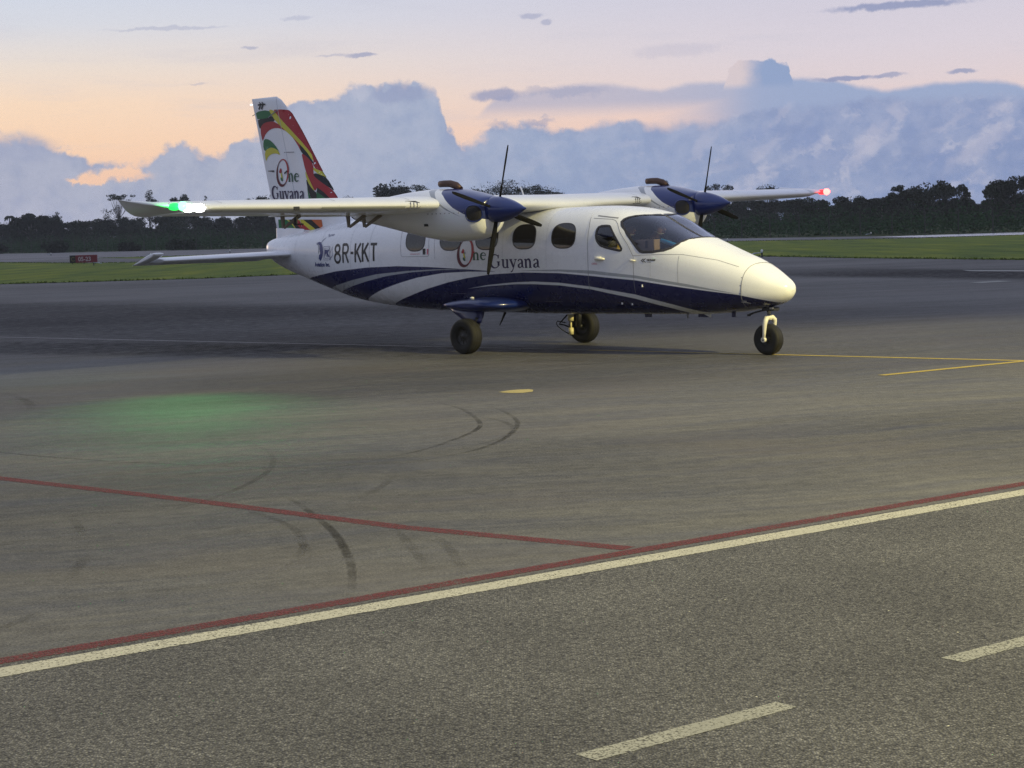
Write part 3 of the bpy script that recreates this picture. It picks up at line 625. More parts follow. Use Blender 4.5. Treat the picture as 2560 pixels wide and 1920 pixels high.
# glazing
cen = [(2.285, 0, fus_z(2.285, 0)), (2.29, .1, fus_z(2.29, .1)), (2.305, .2, fus_z(2.305, .2)), (2.36, .37, fus_z(2.36, .37)), (2.44, .49, fus_z(2.44, .49))]
low = [(2.51, 2.015), (2.555, 1.99), (2.572, 1.955), (2.54, 1.9), (2.40, 1.76), (2.30, 1.655), (2.22, 1.565), (2.175, 1.522), (2.12, 1.508), (1.97, 1.508), (1.79, 1.528), (1.70, 1.557), (1.645, 1.605), (1.605, 1.655), (1.582, 1.685)]
for sgn in (1, -1):
    g = MB(); g.add([tuple(Vector(p)-fus_n(p)*.003) if 1.4 < p[0] < 3.1 else p for p in V], Fp[sgn], 0)
    used = sorted({i for f in g.f for i in f}); mp_ = {o: n for n, o in enumerate(used)}; g.v = [g.v[i] for i in used]; g.f = [tuple(mp_[i] for i in f) for f in g.f]
    W_ = part(g, 'windscreen_pane', m_glass)
    path = [(a, sgn*b, z) for a, b, z in cen]+[(a, sgn*fus_b(a, z), z) for a, z in low]+[(1.575, sgn*.30, fus_z(1.575, .30)), (1.57, sgn*.12, fus_z(1.57, .12)), (1.57, 0, fus_z(1.57, 0))]
    r_ = MB(); ribbon(r_, dense(path, .03), .042, .003, 0); part(r_, 'windscreen_seal', m_seal, W_)
    g = MB(); g.add([tuple(Vector(p)-fus_n(p)*.003) if 2.3 < p[0] < 3.1 else p for p in V], Fc[sgn], 0)
    used = sorted({i for f in g.f for i in f}); mp_ = {o: n for n, o in enumerate(used)}; g.v = [g.v[i] for i in used]; g.f = [tuple(mp_[i] for i in f) for f in g.f]
    W_ = part(g, 'cockpit_side_window', m_glass)
    r_ = MB(); ribbon(r_, [(a, sgn*fus_b(a, z), z) for a, z in dense(smooth_closed(CW, 1), .03, True)], .034, .003, 0, closed=True); part(r_, 'window_seal', m_seal, W_)
    for c_, hw_, hh_ in ((3.61, .232, .18), (4.41, .232, .18), (5.20, .232, .18), (5.995, .228, .18), (6.79, .215, .18)):
        def oval(s_): 
            o = []
            for k in range(40):
                q = 2*math.pi*k/40; cx, sx = math.cos(q), math.sin(q)
                o.append((c_+s_*hw_*math.copysign(abs(cx)**(2/2.7), cx), 1.772+s_*hh_*math.copysign(abs(sx)**(2/2.7), sx)))
            return o
        g = MB(); lay(g, [oval(1.0)], side_map(.003, sgn), 0, .06, .03); W_ = part(g, 'cabin_window', m_cabinglass)
        r_ = MB(); ribbon(r_, [(a, sgn*fus_b(a, z), z) for a, z in oval(1.02)], .016, .003, 0, closed=True); part(r_, 'window_seal', m_seal, W_)
pm = MB(); ribbon(pm, [(a, 0, fus_z(a, 0)) for a in np.linspace(1.57, 2.29, 24)], .05, .001, 0); part(pm, 'windscreen_post', m_seal)
# crew door handle, rear door latch, hinge vent
h_ = MB(); h_.tube([(2.99, .79, 1.42), (2.97, .815, 1.42), (2.9, .83, 1.425), (2.83, .815, 1.42), (2.80, .79, 1.415)], [.014, .02, .026, .018, .01], 10); h_.box((2.92, .815, 1.44), (.11, .03, .03), 0, None, .008); part(h_, 'door_handle', m_gearwhite)
h_ = MB(); lay(h_, [[(6.61, 1.625), (6.55, 1.625), (6.55, 1.53), (6.61, 1.53)]], side_map(.006), 0); part(h_, 'door_latch', m_black)
h_ = MB(); h_.tube([(2.36, .765, 1.395), (2.30, .80, 1.392), (2.24, .77, 1.385)], [.006, .016, .008], 8); part(h_, 'air_vent', m_gearwhite)
# glareshield, bulkhead, seats
gs = MB(); gs.loft([[(a, -w, 1.45), (a, w, 1.45), (a, w*.96, 1.50), (a, w*.5, 1.515), (a, -w*.5, 1.515), (a, -w*.96, 1.50)] for a, w in ((1.62, .5), (1.75, .6), (2.0, .66), (2.3, .70), (2.40, .70))], 0, smooth=False)
gs.box((2.38, 0, 1.28), (.06, 1.35, .40), 0); part(gs, 'glareshield', m_panel)
bk = MB(); bk.box((3.45, 0, 1.36), (.03, 1.22, 1.15), 0, None, .01); part(bk, 'cabin_bulkhead', m_inside)
for sg in (1, -1):
    s_ = MB(); s_.box((2.95, .37*sg, 1.08), (.45, .44, .12), 0, None, .04); s_.box((3.17, .37*sg, 1.42), (.10, .42, .62), 0, Matrix.Rotation(.15, 3, 'Y'), .04); s_.box((3.24, .37*sg, 1.82), (.08, .24, .18), 0, Matrix.Rotation(.15, 3, 'Y'), .03)
    part(s_, 'pilot_seat', m_inside)

# ------------------------------------------------------------------ wing
def naca(n=18, t=.145, m_=.028, p_=.4):
    xs = (1-np.cos(np.linspace(0, np.pi, n)))/2
    yt = 5*t*(.2969*np.sqrt(xs)-.126*xs-.3516*xs**2+.2843*xs**3-.1036*xs**4)
    yc = np.where(xs < p_, m_/p_**2*(2*p_*xs-xs**2), m_/(1-p_)**2*((1-2*p_)+2*p_*xs-xs**2))
    return xs, yc+yt, yc-yt
def foil(le, chord, t, inc, x0=0., x1=1., cam=.028, b=0.0, n=18):
    xs, yu, yl = naca(60, t, cam); k = x0+(x1-x0)*(1-np.cos(np.linspace(0, np.pi, n)))/2 if x0 == 0 else np.linspace(x0, x1, 8)
    U_ = np.interp(k, xs, yu); L_ = np.interp(k, xs, yl); c, s = math.cos(inc), math.sin(inc); pts = []
    seq = [(x, y) for x, y in zip(k[::-1], U_[::-1])]+[(x, y) for x, y in zip(k[1:], L_[1:])]
    return [(le[0]+chord*(x*c+y*s), b, le[1]+chord*(y*c-x*s)) for x, y in seq]
def wsec(b):
    q = abs(b); le = 4.13+.012*max(0, q-.8)+.05*max(0, q-2.4)*.8; ch = 1.86-.02*min(q, 2.4)-.105*max(0, q-2.4)
    zl = 2.255+.011*q; return (le, zl), ch, .15-.004*q
INC = R(3.4)
wm = MB(); bs = [-7.0, -6.9, -6.4, -5.5, -4.5, -3.5, -2.4, -1.2, 0, 1.2, 2.4, 3.5, 4.5, 5.5, 6.4, 6.9, 7.0]
wm.loft([foil(wsec(b)[0], wsec(b)[1], wsec(b)[2], INC, 0, .73, b=b) for b in bs], 0)
WINGM = [m_white, m_seam, m_paleseam, mat('deice_boot', (.42, .43, .42), .5)]
def wing_le(b, fr, up=True, off=.003):
    (a, z), ch, t = wsec(b); xs, yu, yl = naca(200, t); y = np.interp(fr, xs, yu if up else yl); c, s = math.cos(INC), math.sin(INC)
    d = off if up else -off
    return (a+ch*(fr*c+y*s)-off*.7*(fr < .03), b, z+ch*(y*c-fr*s)+d)
# a paler strip let into the leading edge and chordwise joints
for b0, b1 in ((3.45, 4.95),):
    for k in range(12):
        x0, x1 = b0+(b1-b0)*k/12, b0+(b1-b0)*(k+1)/12
        for u0, u1 in ((.0005, .006), (.006, .018)):
            wm.add([wing_le(x0, u0, False), wing_le(x1, u0, False), wing_le(x1, u1, False), wing_le(x0, u1, False)], [(0, 1, 2, 3)], 3)
for b in (3.3, 4.65, 6.55, -3.3, -4.65, -6.55, 1.75, -1.75):
    L_ = [wing_le(b, f) for f in np.linspace(0, .73, 14)]; L2 = [(p[0], p[1]+.007, p[2]) for p in L_]
    wm.add(L_+L2, [(i, i+1, 14+i+1, 14+i) for i in range(13)], 1)
    L_ = [wing_le(b, f, False) for f in np.linspace(0, .73, 14)]; L2 = [(p[0], p[1]+.007, p[2]) for p in L_]
    wm.add(L_+L2, [(i, i+1, 14+i+1, 14+i) for i in range(13)], 1)
wing = part(wm, 'wing', WINGM)
def surf_back(b0, b1, droop, name, x0=.735):
    m = MB(); rings = []
    for b in np.linspace(b0, b1, 4):
        le, ch, t = wsec(b); F = foil(le, ch, t, INC, x0, 1.0, b=b)
        hx, hz = le[0]+ch*x0*math.cos(INC), le[1]-ch*x0*math.sin(INC); c, s = math.cos(droop), math.sin(droop)
        rings.append([(hx+(p[0]-hx)*c+(p[2]-hz)*s, p[1], hz+(p[2]-hz)*c-(p[0]-hx)*s) for p in F])
    m.loft(rings, 0); return part(m, name, m_white, wing)
for sg in (1, -1):
    surf_back(sg*.86, sg*4.62, R(2.5), 'flap'); surf_back(sg*4.66, sg*6.85, R(.5), 'aileron')
    for b in (2.86, 3.18, 4.47, 1.3):      # flap hinge brackets: V-shaped plates under the trailing edge
        (le, zl), ch, t = wsec(b); a0 = le+ch*.76; m = MB(); z0 = zl-ch*.76*math.sin(INC)-.03
        for q0, q1, w0 in (((a0+.22, z0-.0), (a0+.21, z0-.175), .035), ((a0-.16, z0), (a0+.19, z0-.17), .028)):
            d = Vector((q1[0]-q0[0], 0, q1[1]-q0[1])); nrm = Vector((-d.z, 0, d.x)).normalized()*w0
            P_ = [Vector((q0[0], b*sg, q0[1]))+nrm, Vector((q0[0], b*sg, q0[1]))-nrm, Vector((q1[0], b*sg, q1[1]))-nrm*.6, Vector((q1[0], b*sg, q1[1]))+nrm*.6]
            y_ = Vector((0, .012, 0)); m.loft([[p-y_ for p in P_], [p+y_ for p in P_]], 0, smooth=False)
        part(m, 'flap_bracket', mat('bracket_paint', (.20, .17, .14), .55) if 'bracket_paint' not in MATS else MATS['bracket_paint'], wing)
    # upturned wing tip
    m = MB(); rings = []
    for db, la, lz, ch, dz, t in ((6.9, 4.365, 2.331, 1.275, -.10, .115), (7.0, 4.375, 2.34, 1.23, -.10, .115), (7.12, 4.39, 2.347, 1.17, -.095, .11), (7.22, 4.41, 2.352, 1.11, -.07, .10), (7.31, 4.44, 2.356, 1.05, -.03, .09), (7.38, 4.465, 2.36, 1.01, .03, .075), (7.43, 4.50, 2.364, .965, .085, .06), (7.46, 4.56, 2.37, .89, .10, .04), (7.475, 4.66, 2.38, .76, .09, .015)):
        xs, yu, yl = naca(18, t, .02)
        seq = list(zip(xs[::-1], yu[::-1]))+list(zip(xs[1:], yl[1:]))
        rings.append([(la+ch*x, db*sg, lz+ch*y+dz*x**1.6) for x, y in seq])
    m.loft(rings, 0); part(m, 'upturned_wing_tip', m_white, wing)
    # navigation lamp and landing lamps in the leading edge
    m = MB(); m.lathe([(.0, -.07), (.035, -.06), (.056, -.03), (.06, .0), (.05, .03), (0, .04)], 'X', (4.31, sg*7.285, 2.352), 16)
    cv_ = MB(); cv_.lathe([(.0, -.08), (.03, -.07), (.046, -.03), (.05, .03), (.042, .09), (0, .13)], 'X', (4.40, sg*7.33, 2.35), 18)
    part(cv_, 'lamp_cover', mat('green_lamp_cover' if sg > 0 else 'red_lamp_cover', (.02, .4, .06) if sg > 0 else (.4, .02, .02), .2, emit=(.02, 1.0, .12) if sg > 0 else (1.0, .05, .06), estr=1.5), wing)
    gl_ = (.05, 1.0, .16) if sg > 0 else (1.0, .10, .10)
    part(m, 'navigation_lamp', mat('green_lamp' if sg > 0 else 'red_lamp', gl_, .3, emit=(.10, 1.0, .22) if sg > 0 else (1.0, .12, .10), estr=7.0), wing)
for b0, b1 in ((7.065, 7.215), (6.89, 7.055)):
    m = MB(); rings = []
    for k in range(15):
        q = k/14; b = b0+(b1-b0)*q; s_ = max(.12, math.sin(math.pi*q))**.55; (a, z), ch, t = wsec(b)
        rings.append([(a-.012-.028*s_*math.cos(u), b, z-.006+(.030+.026*s_)*math.sin(u)) for u in np.linspace(-1.75, 1.75, 15)])
    m.loft(rings, 0, cap=False, closed=False)
    part(m, 'landing_lamp', mat('landing_lamp_lens', (1, 1, 1), .2, emit=(1.0, .99, .96), estr=14.0) if 'landing_lamp_lens' not in MATS else MATS['landing_lamp_lens'], wing)
def lamp_light(name, loc, e, col, size=None, aim=None, blend=.6):
    l = bpy.data.lights.new(name, 'SPOT' if aim else 'POINT'); l.energy = e; l.color = col; l.shadow_soft_size = .05
    if aim: l.spot_size = R(size); l.spot_blend = blend
    o = bpy.data.objects.new(name, l); COL.objects.link(o); o.parent = PLANE; o.location = loc
    if aim: o.rotation_euler = (Vector(loc)-Vector(aim)).to_track_quat('Z', 'Y').to_euler()
lamp_light('green_lamp_glow', (4.0, 7.42, 2.36), 90, (.05, 1, .14), 110, (5.2, 7.55, 2.33), .8)
lamp_light('green_lamp_beam', (4.22, 7.40, 2.33), 190, (.06, 1, .14), 66, (2.1, 9.1, 0), 1.0)
lamp_light('red_lamp_glow', (4.05, -7.42, 2.38), 30, (1, .06, .05), 110, (5.2, -7.5, 2.33), .8)
# engine-side ducts in the leading edge: a flat black face paints the dark opening
def le_duct(b0, b1):
    m = MB()
    def q(b, up, fr): return wing_le(b, fr, up, .004)
    P_ = [(b0, True, .020), (b0+.02*(1 if b1 > b0 else -1), True, .03), (b1-.05*(1 if b1 > b0 else -1), True, .028), (b1, True, .008), (b1, False, .004), (b1-.03*(1 if b1 > b0 else -1), False, .014), (b0, False, .014)]
    m.add([q(*p) for p in P_], [tuple(range(len(P_)))], 0, False)
    for b in np.linspace(b0, b1, 5)[1:-1]:
        c = Vector(q(b, True, .004)); m.box(c+Vector((-.006, 0, -.02)), (.012, .008, .075), 1)
    part(m, 'leading_edge_duct', [m_black, m_seam], wing)
for sg in (1, -1): le_duct(sg*3.42, sg*3.17); le_duct(sg*1.55, sg*1.75)
m = MB(); m.box((4.55, 5.2, 2.12), (.05, .02, .10), 0); m.box((4.48, 5.2, 2.075), (.16, .02, .02), 0); part(m, 'pitot_probe', m_dark, wing)
m = MB(); m.box((4.115, 5.55, 2.285), (.02, .10, .05), 0, None, .006); part(m, 'stall_vane', m_dark, wing)
m = MB(); m.tube([(5.2, -.1, 2.42), (5.26, -.1, 2.55)], .012, 8); part(m, 'roof_aerial', m_white, wing)

# ------------------------------------------------------------------ engines
def nac_paint():
    m = bpy.data.materials.new('nacelle_paint'); m.use_nodes = True; t = m.node_tree; p = t.nodes['Principled BSDF']; N = NB(t)
    tc = t.nodes.new('ShaderNodeTexCoord'); a, b, z = N.xyz(tc.outputs['Object'])
    # boundaries as z -> a
    blue = N.curve(z, [(2.52, 4.33), (2.5, 4.307), (2.447, 4.235), (2.412, 4.163), (2.31, 4.021), (2.236, 3.915), (2.14, 3.719), (2.091, 3.56), (2.05, 3.455), (2.0, 3.40), (1.98, 3.0), (1.7, 3.0)], 1.7, 2.6, 2.9, 4.8)
    g1 = N.curve(z, [(2.53, 4.62), (2.491, 4.569), (2.462, 4.495), (2.365, 4.332), (2.29, 4.205), (2.2, 4.026), (2.11, 3.793), (2.07, 3.0), (1.7, 3.0)], 1.7, 2.6, 2.9, 4.8)
    g2 = N.curve(z, [(2.53, 4.50), (2.493, 4.437), (2.445, 4.365), (2.349, 4.24), (2.281, 4.132), (2.192, 3.971), (2.11, 3.784), (2.07, 3.0), (1.7, 3.0)], 1.7, 2.6, 2.9, 4.8)
    lt = lambda c: N.ss(N.m('SUBTRACT', c, a), -.006, .006)
    col = N.mix(N.m('MULTIPLY', lt(g1), N.m('SUBTRACT', 1.0, lt(g2))), WHITE, (.30, .32, .36))
    col = N.mix(lt(blue), col, (.005, .017, .135))
    t.links.new(col, p.inputs['Base Color']); p.inputs['Roughness'].default_value = .3; p.inputs['Coat Weight'].default_value = .55; p.inputs['Coat Roughness'].default_value = .1
    return m
m_nac = nac_paint()
NACT = [(3.465,2.355,2.02,.17),(3.475,2.365,1.97,.215),(3.50,2.378,1.905,.265),(3.56,2.395,1.845,.315),(3.66,2.42,1.795,.36),(3.85,2.465,1.76,.40),(4.2,2.515,1.745,.42),(4.6,2.52,1.785,.42),(5.0,2.50,1.855,.41),(5.4,2.46,1.935,.37),(5.9,2.39,2.03,.29),(6.3,2.31,2.09,.15),(6.45,2.22,2.15,.02)]
def nac_ring(T_, b0, n=56):
    a, zt, zb, w = T_; o = []; zc = (zt+zb)/2+.06
    for k in range(n):
        q = 2*math.pi*k/n; c, s = math.cos(q), math.sin(q); e = 2.35
        h = zt-zc if c > 0 else zc-zb
        o.append((a, b0+w*math.copysign(abs(s)**(2/e), s), zc+h*math.copysign(abs(c)**(2/e), c)))
    return o
for sg in (1, -1):
    b0 = 2.403*sg; aa = [T[0] for T in NACT]; cols = [[(T[0], T[k]) for T in NACT] for k in (1, 2, 3)]
    tab = [(a, float(pchip(cols[0], a)), float(pchip(cols[1], a)), float(pchip(cols[2], a))) for a in np.unique(np.concatenate([aa, np.linspace(3.5, 6.4, 40)]))]
    m = MB(); m.loft([nac_ring(T, b0) for T in tab], 0)
    for k in range(9):        # fasteners along the cowl joint
        a_ = 3.72+.085*k; T = [float(pchip(c, a_)) for c in cols]; zc = (T[0]+T[1])/2+.06
        for s2 in (1, -1): m.box((a_, b0+s2*(T[2]*.995), 2.16), (.014, .012, .014), 1)
    for s2 in (1, -1):
        T = [float(pchip(c, 4.45)) for c in cols]; m.box((4.47, b0+s2*T[2]*.93, 2.0), (.07, .03, .035), 2)
    eng = part(m, 'engine_nacelle', [m_nac, m_seam, m_dark])
    m = MB(); prof = [(0, 2.853), (.012, 2.862)]+[(.190*math.sin(math.pi/2*min(1, q))**.86, 2.862+.60*q) for q in np.linspace(.06, 1, 14)]+[(.186, 3.475), (0, 3.475)]
    m.lathe([(r, a) for r, a in prof], 'X', (0, b0, 2.19), 40); sp_ = part(m, 'spinner', m_blue, eng)
    for k in range(4):
        q = R(15.5+90*k); m = MB(); rings = []
        for r_, ch_, tw, th in ((.15, .05, 60, .04), (.25, .06, 50, .028), (.45, .08, 36, .02), (.7, .075, 26, .014), (.88, .058, 21, .01), (.95, .035, 19, .006)):
            ring = []
            for u in range(10):
                v = 2*math.pi*u/10; x, y = ch_/2*math.cos(v), th/2*math.sin(v); c, s = math.cos(R(90-tw)), math.sin(R(90-tw))
                ax, tn = x*c-y*s, x*s+y*c      # along the shaft, along the disc
                ring.append((3.40+tn*0+ax, b0+r_*math.cos(q)-tn*math.sin(q), 2.19+r_*math.sin(q)+tn*math.cos(q)))
            rings.append(ring)
        m.loft(rings, 0); part(m, 'propeller_blade', m_blade, eng)
    for s2 in (1, -1):        # cooling air inlets on the cowl cheeks, dark hollow painted as a black patch
        def nacpt(a_, z_, off):
            T = [float(pchip(c, a_)) for c in cols]; zc = (T[0]+T[1])/2+.06; h = T[0]-zc if z_ > zc else zc-T[1]
            return (a_, b0+s2*(T[2]*max(0, 1-min(1, abs((z_-zc)/h))**2.35)**(1/2.35)+off), z_)
        m = MB(); ov = [(3.585+.10*math.copysign(abs(math.cos(q))**.75, math.cos(q)), 2.145+.115*math.copysign(abs(math.sin(q))**.75, math.sin(q))) for q in np.linspace(0, 2*math.pi, 28, endpoint=False)]
        lay(m, [ov], lambda u, v: nacpt(u, v, .006), 0, .03, .03)
        lip = [Vector(nacpt(u, v, .006)) for u, v in ov]; m.tube(lip+[lip[0]], .010, 6, 1, False)
        part(m, 'air_inlet', [m_black, m_blue], eng)
    m = MB(); m.tube([(4.62, b0, 2.47), (4.55, b0, 2.56), (4.46, b0, 2.60), (4.30, b0, 2.605), (4.24, b0, 2.585)] if False else [(4.14, b0, 2.50), (4.22, b0, 2.56), (4.34, b0, 2.592), (4.46, b0, 2.595), (4.55, b0, 2.592)], [.05, .055, .052, .05, .048], 14); part(m, 'exhaust_pipe', m_exh, eng)

# ------------------------------------------------------------------ tail
def fin_le(z): return float(np.interp(z, [1.9, 2.1, 2.3, 2.49, 3.37, 4.18, 4.30, 4.36], [9.45, 9.55, 9.60, 9.50, 10.165, 10.74, 10.87, 11.0])) if z > 2.3 else float(np.interp(z, [1.9, 2.1, 2.3], [8.6, 9.05, 9.37]))
def fin_te(z): return float(np.interp(z, [1.9, 2.04, 4.37], [11.13, 11.14, 11.68]))
def hinge(z): return float(np.interp(z, [1.9, 2.519, 4.37], [10.326, 10.49, 10.98]))
def fin_t(z): return float(np.interp(z, [1.9, 4.36], [.13, .095]))
def nt(x, t): x = min(max(x, 0), 1); return 5*t*(.2969*math.sqrt(x)-.126*x-.3516*x**2+.2843*x**3-.1036*x**4)
def fin_y(a, z):
    z_ = min(z, 4.36); l, e = fin_le(z_), fin_te(z_); ch = e-l; return max(.004, nt((a-l)/ch, fin_t(z_))*min(ch, 1.75))
def fin_map(off, s=1): return lambda u, v: (u, s*(fin_y(u, v)+off), v)
FMATS = [m_white, m_green, m_yellow, m_red, m_black, m_orange, m_maroon, m_dgreen, m_indigo, m_seam]
def fin_loft(x0f, x1f, z0, z1, n=22):
    m = MB(); rings = []
    for z in np.concatenate([np.linspace(z0, min(z1, 4.28), n), [4.31, 4.34, 4.36] if z1 > 4.3 else []]):
        l, e = x0f(z), x1f(z); xs = l+(e-l)*(1-np.cos(np.linspace(0, np.pi, 16)))/2
        k = 1.0 if z < 4.3 else {4.31: .9, 4.34: .65, 4.36: .3}[round(float(z), 2)]
        rings.append([(x, fin_y(x, z)*k, z) for x in xs[::-1]]+[(x, -fin_y(x, z)*k, z) for x in xs[1:]])
    m.loft(rings, 0); return m
m_fin = fin_loft(fin_le, hinge, 1.92, 4.4); m_rud = fin_loft(lambda z: hinge(z)+.012, fin_te, 2.03, 4.4)
_hn = Vector((4.37-2.519, -(10.98-10.49))).normalized()
LAYER = [0]
def fin_mark(polys, mi, base=.003):
    LAYER[0] += 1; off = base+.0004*LAYER[0]
    for s_ in (1, -1):
        for p in polys:
            for m, fr in ((m_fin, True), (m_rud, False)):
                co = (10.49 if fr else 10.502, 2.519); lay(m, [p], fin_map(off, s_), mi, .04, .07, (co, _hn if fr else -_hn))
for nm, mi in (('red', 3), ('black', 4), ('orange', 5), ('yellow', 2), ('green', 1)):
    fin_mark([smooth_closed(p, 1) if len(p) > 5 else p for p in D['FIN'][nm]], mi)
# words on the fin (starboard face reads tail to nose)
O_ = [0.0]
P = arc(0, 0, .165, .232, 0, 360, 56, -.22); P = [(10.845-x, 3.01+y) for x, y in P]
Wd = [.056*(.30+.75*max(0, math.cos(R(360*k/56-232)))**1.3+.55*max(0, math.cos(R(360*k/56-25)))**2) for k in range(57)]
fin_mark(stroke2(P[:21], Wd[:21])+stroke2(P[50:], Wd[50:]), 3, .006); fin_mark(stroke2(P[20:51], Wd[20:51]), 6, .006)
cf = lambda L: [[(10.885-x*.185, 3.0+y*.185) for x, y in q] for q in L]
fin_mark(cf([[(-.24, .30), (-.12, .50), (0, .42), (.10, .30), (.06, .05), (-.10, -.02), (-.30, .05), (-.34, .18)]]), 3, .006)
fin_mark(cf([[(-.08, -.02), (.06, .05), (.14, -.2), (.24, -.45), (.16, -.5), (-.02, -.38), (-.06, -.2)]]), 2, .006); fin_mark(cf([[(-.14, -.42), (-.02, -.38), (.16, -.5), (.22, -.72), (.04, -.78), (-.14, -.62)]]), 1, .006)
w_, wx = serif_word('ne', 0, 0, .145, 1.0); xs = .315/wx; fin_mark([[(10.675-x*xs, 2.843+y-(x*xs)*.035) for x, y in q] for q in w_], 7, .006)
w_, wx = serif_word('Guyana', 0, 0, .148, 1.0); xs = .99/wx; fin_mark([[(11.215-x*xs, 2.548+y-(x*xs)*.035) for x, y in q] for q in w_], 8, .006)
# small twin-arrow mark at the tip, hinge fittings
em = lambda L: [(11.487-.226*x, 4.16+.13*y-.0*x) for x, y in L]
fin_mark(stroke2(em([(.1, 0), (.36, .62)]), .035)+stroke2(em([(.44, 0), (.70, .62)]), .035)+stroke2(em([(0, .62), (.5, .68), (1.0, .60)]), .028)+stroke2(em([(.2, .98), (.42, .68)]), .02)+stroke2(em([(.55, .98), (.78, .66)]), .02), 4, .006)
fin_mark(stroke2([(11.29, 3.054), (11.2, 3.05), (11.10, 3.043)], [.01, .02, .035])+stroke2([(10.785, 2.989), (10.695, 3.033)], .03), 4, .008)
fin_mark(stroke2([(11.19, 3.995), (11.05, 4.06), (10.92, 4.115)], .018)+stroke2([(10.765, 3.362), (10.484, 3.354)], .012), 9, .008)
fin = part(m_fin, 'tail_fin', FMATS); rud = part(m_rud, 'rudder', FMATS, fin)
m = MB(); m.lathe([(0, -.018), (.012, -.012), (.017, .008), (.014, .04), (0, .04)], 'X', (11.685, 0, 4.26), 12); part(m, 'tail_lamp', mat('tail_lamp_lens', (1, 1, 1), .2, emit=(1, 1, .97), estr=1.3), fin)
for z_, l_ in ((4.08, .07), (2.2, .05)):
    m = MB(); m.tube([(fin_te(z_), 0, z_), (fin_te(z_)+l_, 0, z_-.02)], .006, 6); part(m, 'static_wick', m_dark, rud)
# tail cone fairing under the rudder
m = MB(); m.loft([[(x, y*w, z) for y, z in ((-1, zb), (-.9, zt), (.9, zt), (1, zb))] for x, w, zb, zt in ((10.3, .10, 1.93, 2.0), (10.7, .10, 1.86, 2.025), (11.08, .06, 1.80, 2.03), (11.13, .03, 1.82, 2.03))], 0, smooth=False)
part(m, 'tail_cone_fairing', m_white)
def stab_sec(b):
    q = abs(b); return 10.30+.115*q, 1.565-.004*q, 1.12-.115*q
for sg in (1, -1):
    m = MB(); rings = []
    for b in (.2, .5, 1.2, 2.0, 2.6, 2.86, 2.9):
        a, z, ch = stab_sec(b); xs, yu, yl = naca(16, .125, 0.0); k = np.linspace(0, 1, 16); k = .6*(1-np.cos(np.pi*k))/2
        y = np.interp(k, xs, yu)*(.55 if b == 2.9 else 1)
        rings.append([(a+ch*x, b*sg, z+ch*v) for x, v in zip(k[::-1], y[::-1])]+[(a+ch*x, b*sg, z-ch*v) for x, v in zip(k[1:], y[1:])])
    m.loft(rings, 0); st_ = part(m, 'tailplane', m_white)
    def elev(bs_, name, x0=.61, droop=R(15)):
        m = MB(); rings = []
        for b in bs_:
            a, z, ch = stab_sec(b); xs, yu, yl = naca(60, .125, 0.0); k = np.linspace(x0, 1, 8); y = np.interp(k, xs, yu); hx = a+ch*.61; c, s = math.cos(droop), math.sin(droop)
            pts = [(a+ch*x-hx, ch*v) for x, v in zip(k[::-1], y[::-1])]+[(a+ch*x-hx, -ch*v) for x, v in zip(k[1:], y[1:])]
            rings.append([(hx+x*c+v*s, b*sg, z+v*c-x*s) for x, v in pts])
        m.loft(rings, 0); return part(m, name, m_white, st_)
    elev((.28, 1.5, 2.91), 'elevator')
    m = MB(); rings = []            # horn balance at the tip: rises ahead of the hinge as the elevator droops
    for b, s_ in ((2.92, .8), (2.96, 1.0), (3.05, 1.0), (3.10, .9), (3.125, .5)):
        le_, te_ = (10.60, 1.672), (11.30 if b < 3.06 else 11.22, 1.48); xs, yu, yl = naca(14, .13, 0); L_ = math.hypot(te_[0]-le_[0], te_[1]-le_[1]); dx, dz = (te_[0]-le_[0])/L_, (te_[1]-le_[1])/L_
        seq = list(zip(xs[::-1], yu[::-1]))+list(zip(xs[1:], yl[1:])); rings.append([(le_[0]+L_*(x*dx-v*s_*dz), b*sg, le_[1]+L_*(x*dz+v*s_*dx)) for x, v in seq])
    m.loft(rings, 0); part(m, 'elevator_horn', m_white, st_)
    m = MB(); a, z, ch = stab_sec(.34); m.tube([(a+.02, .33*sg, z), (a+.5, .30*sg, z), (a+.9, .22*sg, z-.02)], [.055, .075, .03], 12); part(m, 'tailplane_root_fairing', m_white, st_)

# ------------------------------------------------------------------ undercarriage
def wheel(c, r, w, parent, rimr, side):
    m = MB(); x = w/2
    m.lathe([(rimr, -x*.62), (rimr*1.12, -x*.86), (r*.80, -x), (r*.93, -x*.86), (r*.985, -x*.55), (r, -x*.3), (r, x*.3), (r*.985, x*.55), (r*.93, x*.86), (r*.80, x), (rimr*1.12, x*.86), (rimr, x*.62), (rimr, -x*.62)], 'Y', c, 48)
    for u in (-.25, 0, .25): m.lathe([(r+.001, u*x*2-.004), (r+.0005, u*x*2+.004)], 'Y', c, 48, 1)
    ty = part(m, 'tyre', [m_rubber, m_black], parent)
    m = MB(); m.lathe([(0, -x*.5), (rimr*.35, -x*.5), (rimr*.95, -x*.45), (rimr, -x*.62), (rimr, x*.62), (rimr*.95, x*.45), (rimr*.35, x*.55), (rimr*.25, x*.7), (0, x*.7)], 'Y', c, 32)
    for k in range(9):
        q = 2*math.pi*k/9; m.box((c[0]+rimr*.62*math.cos(q), c[1]+side*x*.52, c[2]+rimr*.62*math.sin(q)), (rimr*.5, .012, rimr*.12), 1, Matrix.Rotation(-q, 3, 'Y'))
    part(m, 'wheel_rim', [m_rim, m_dark], parent); return ty
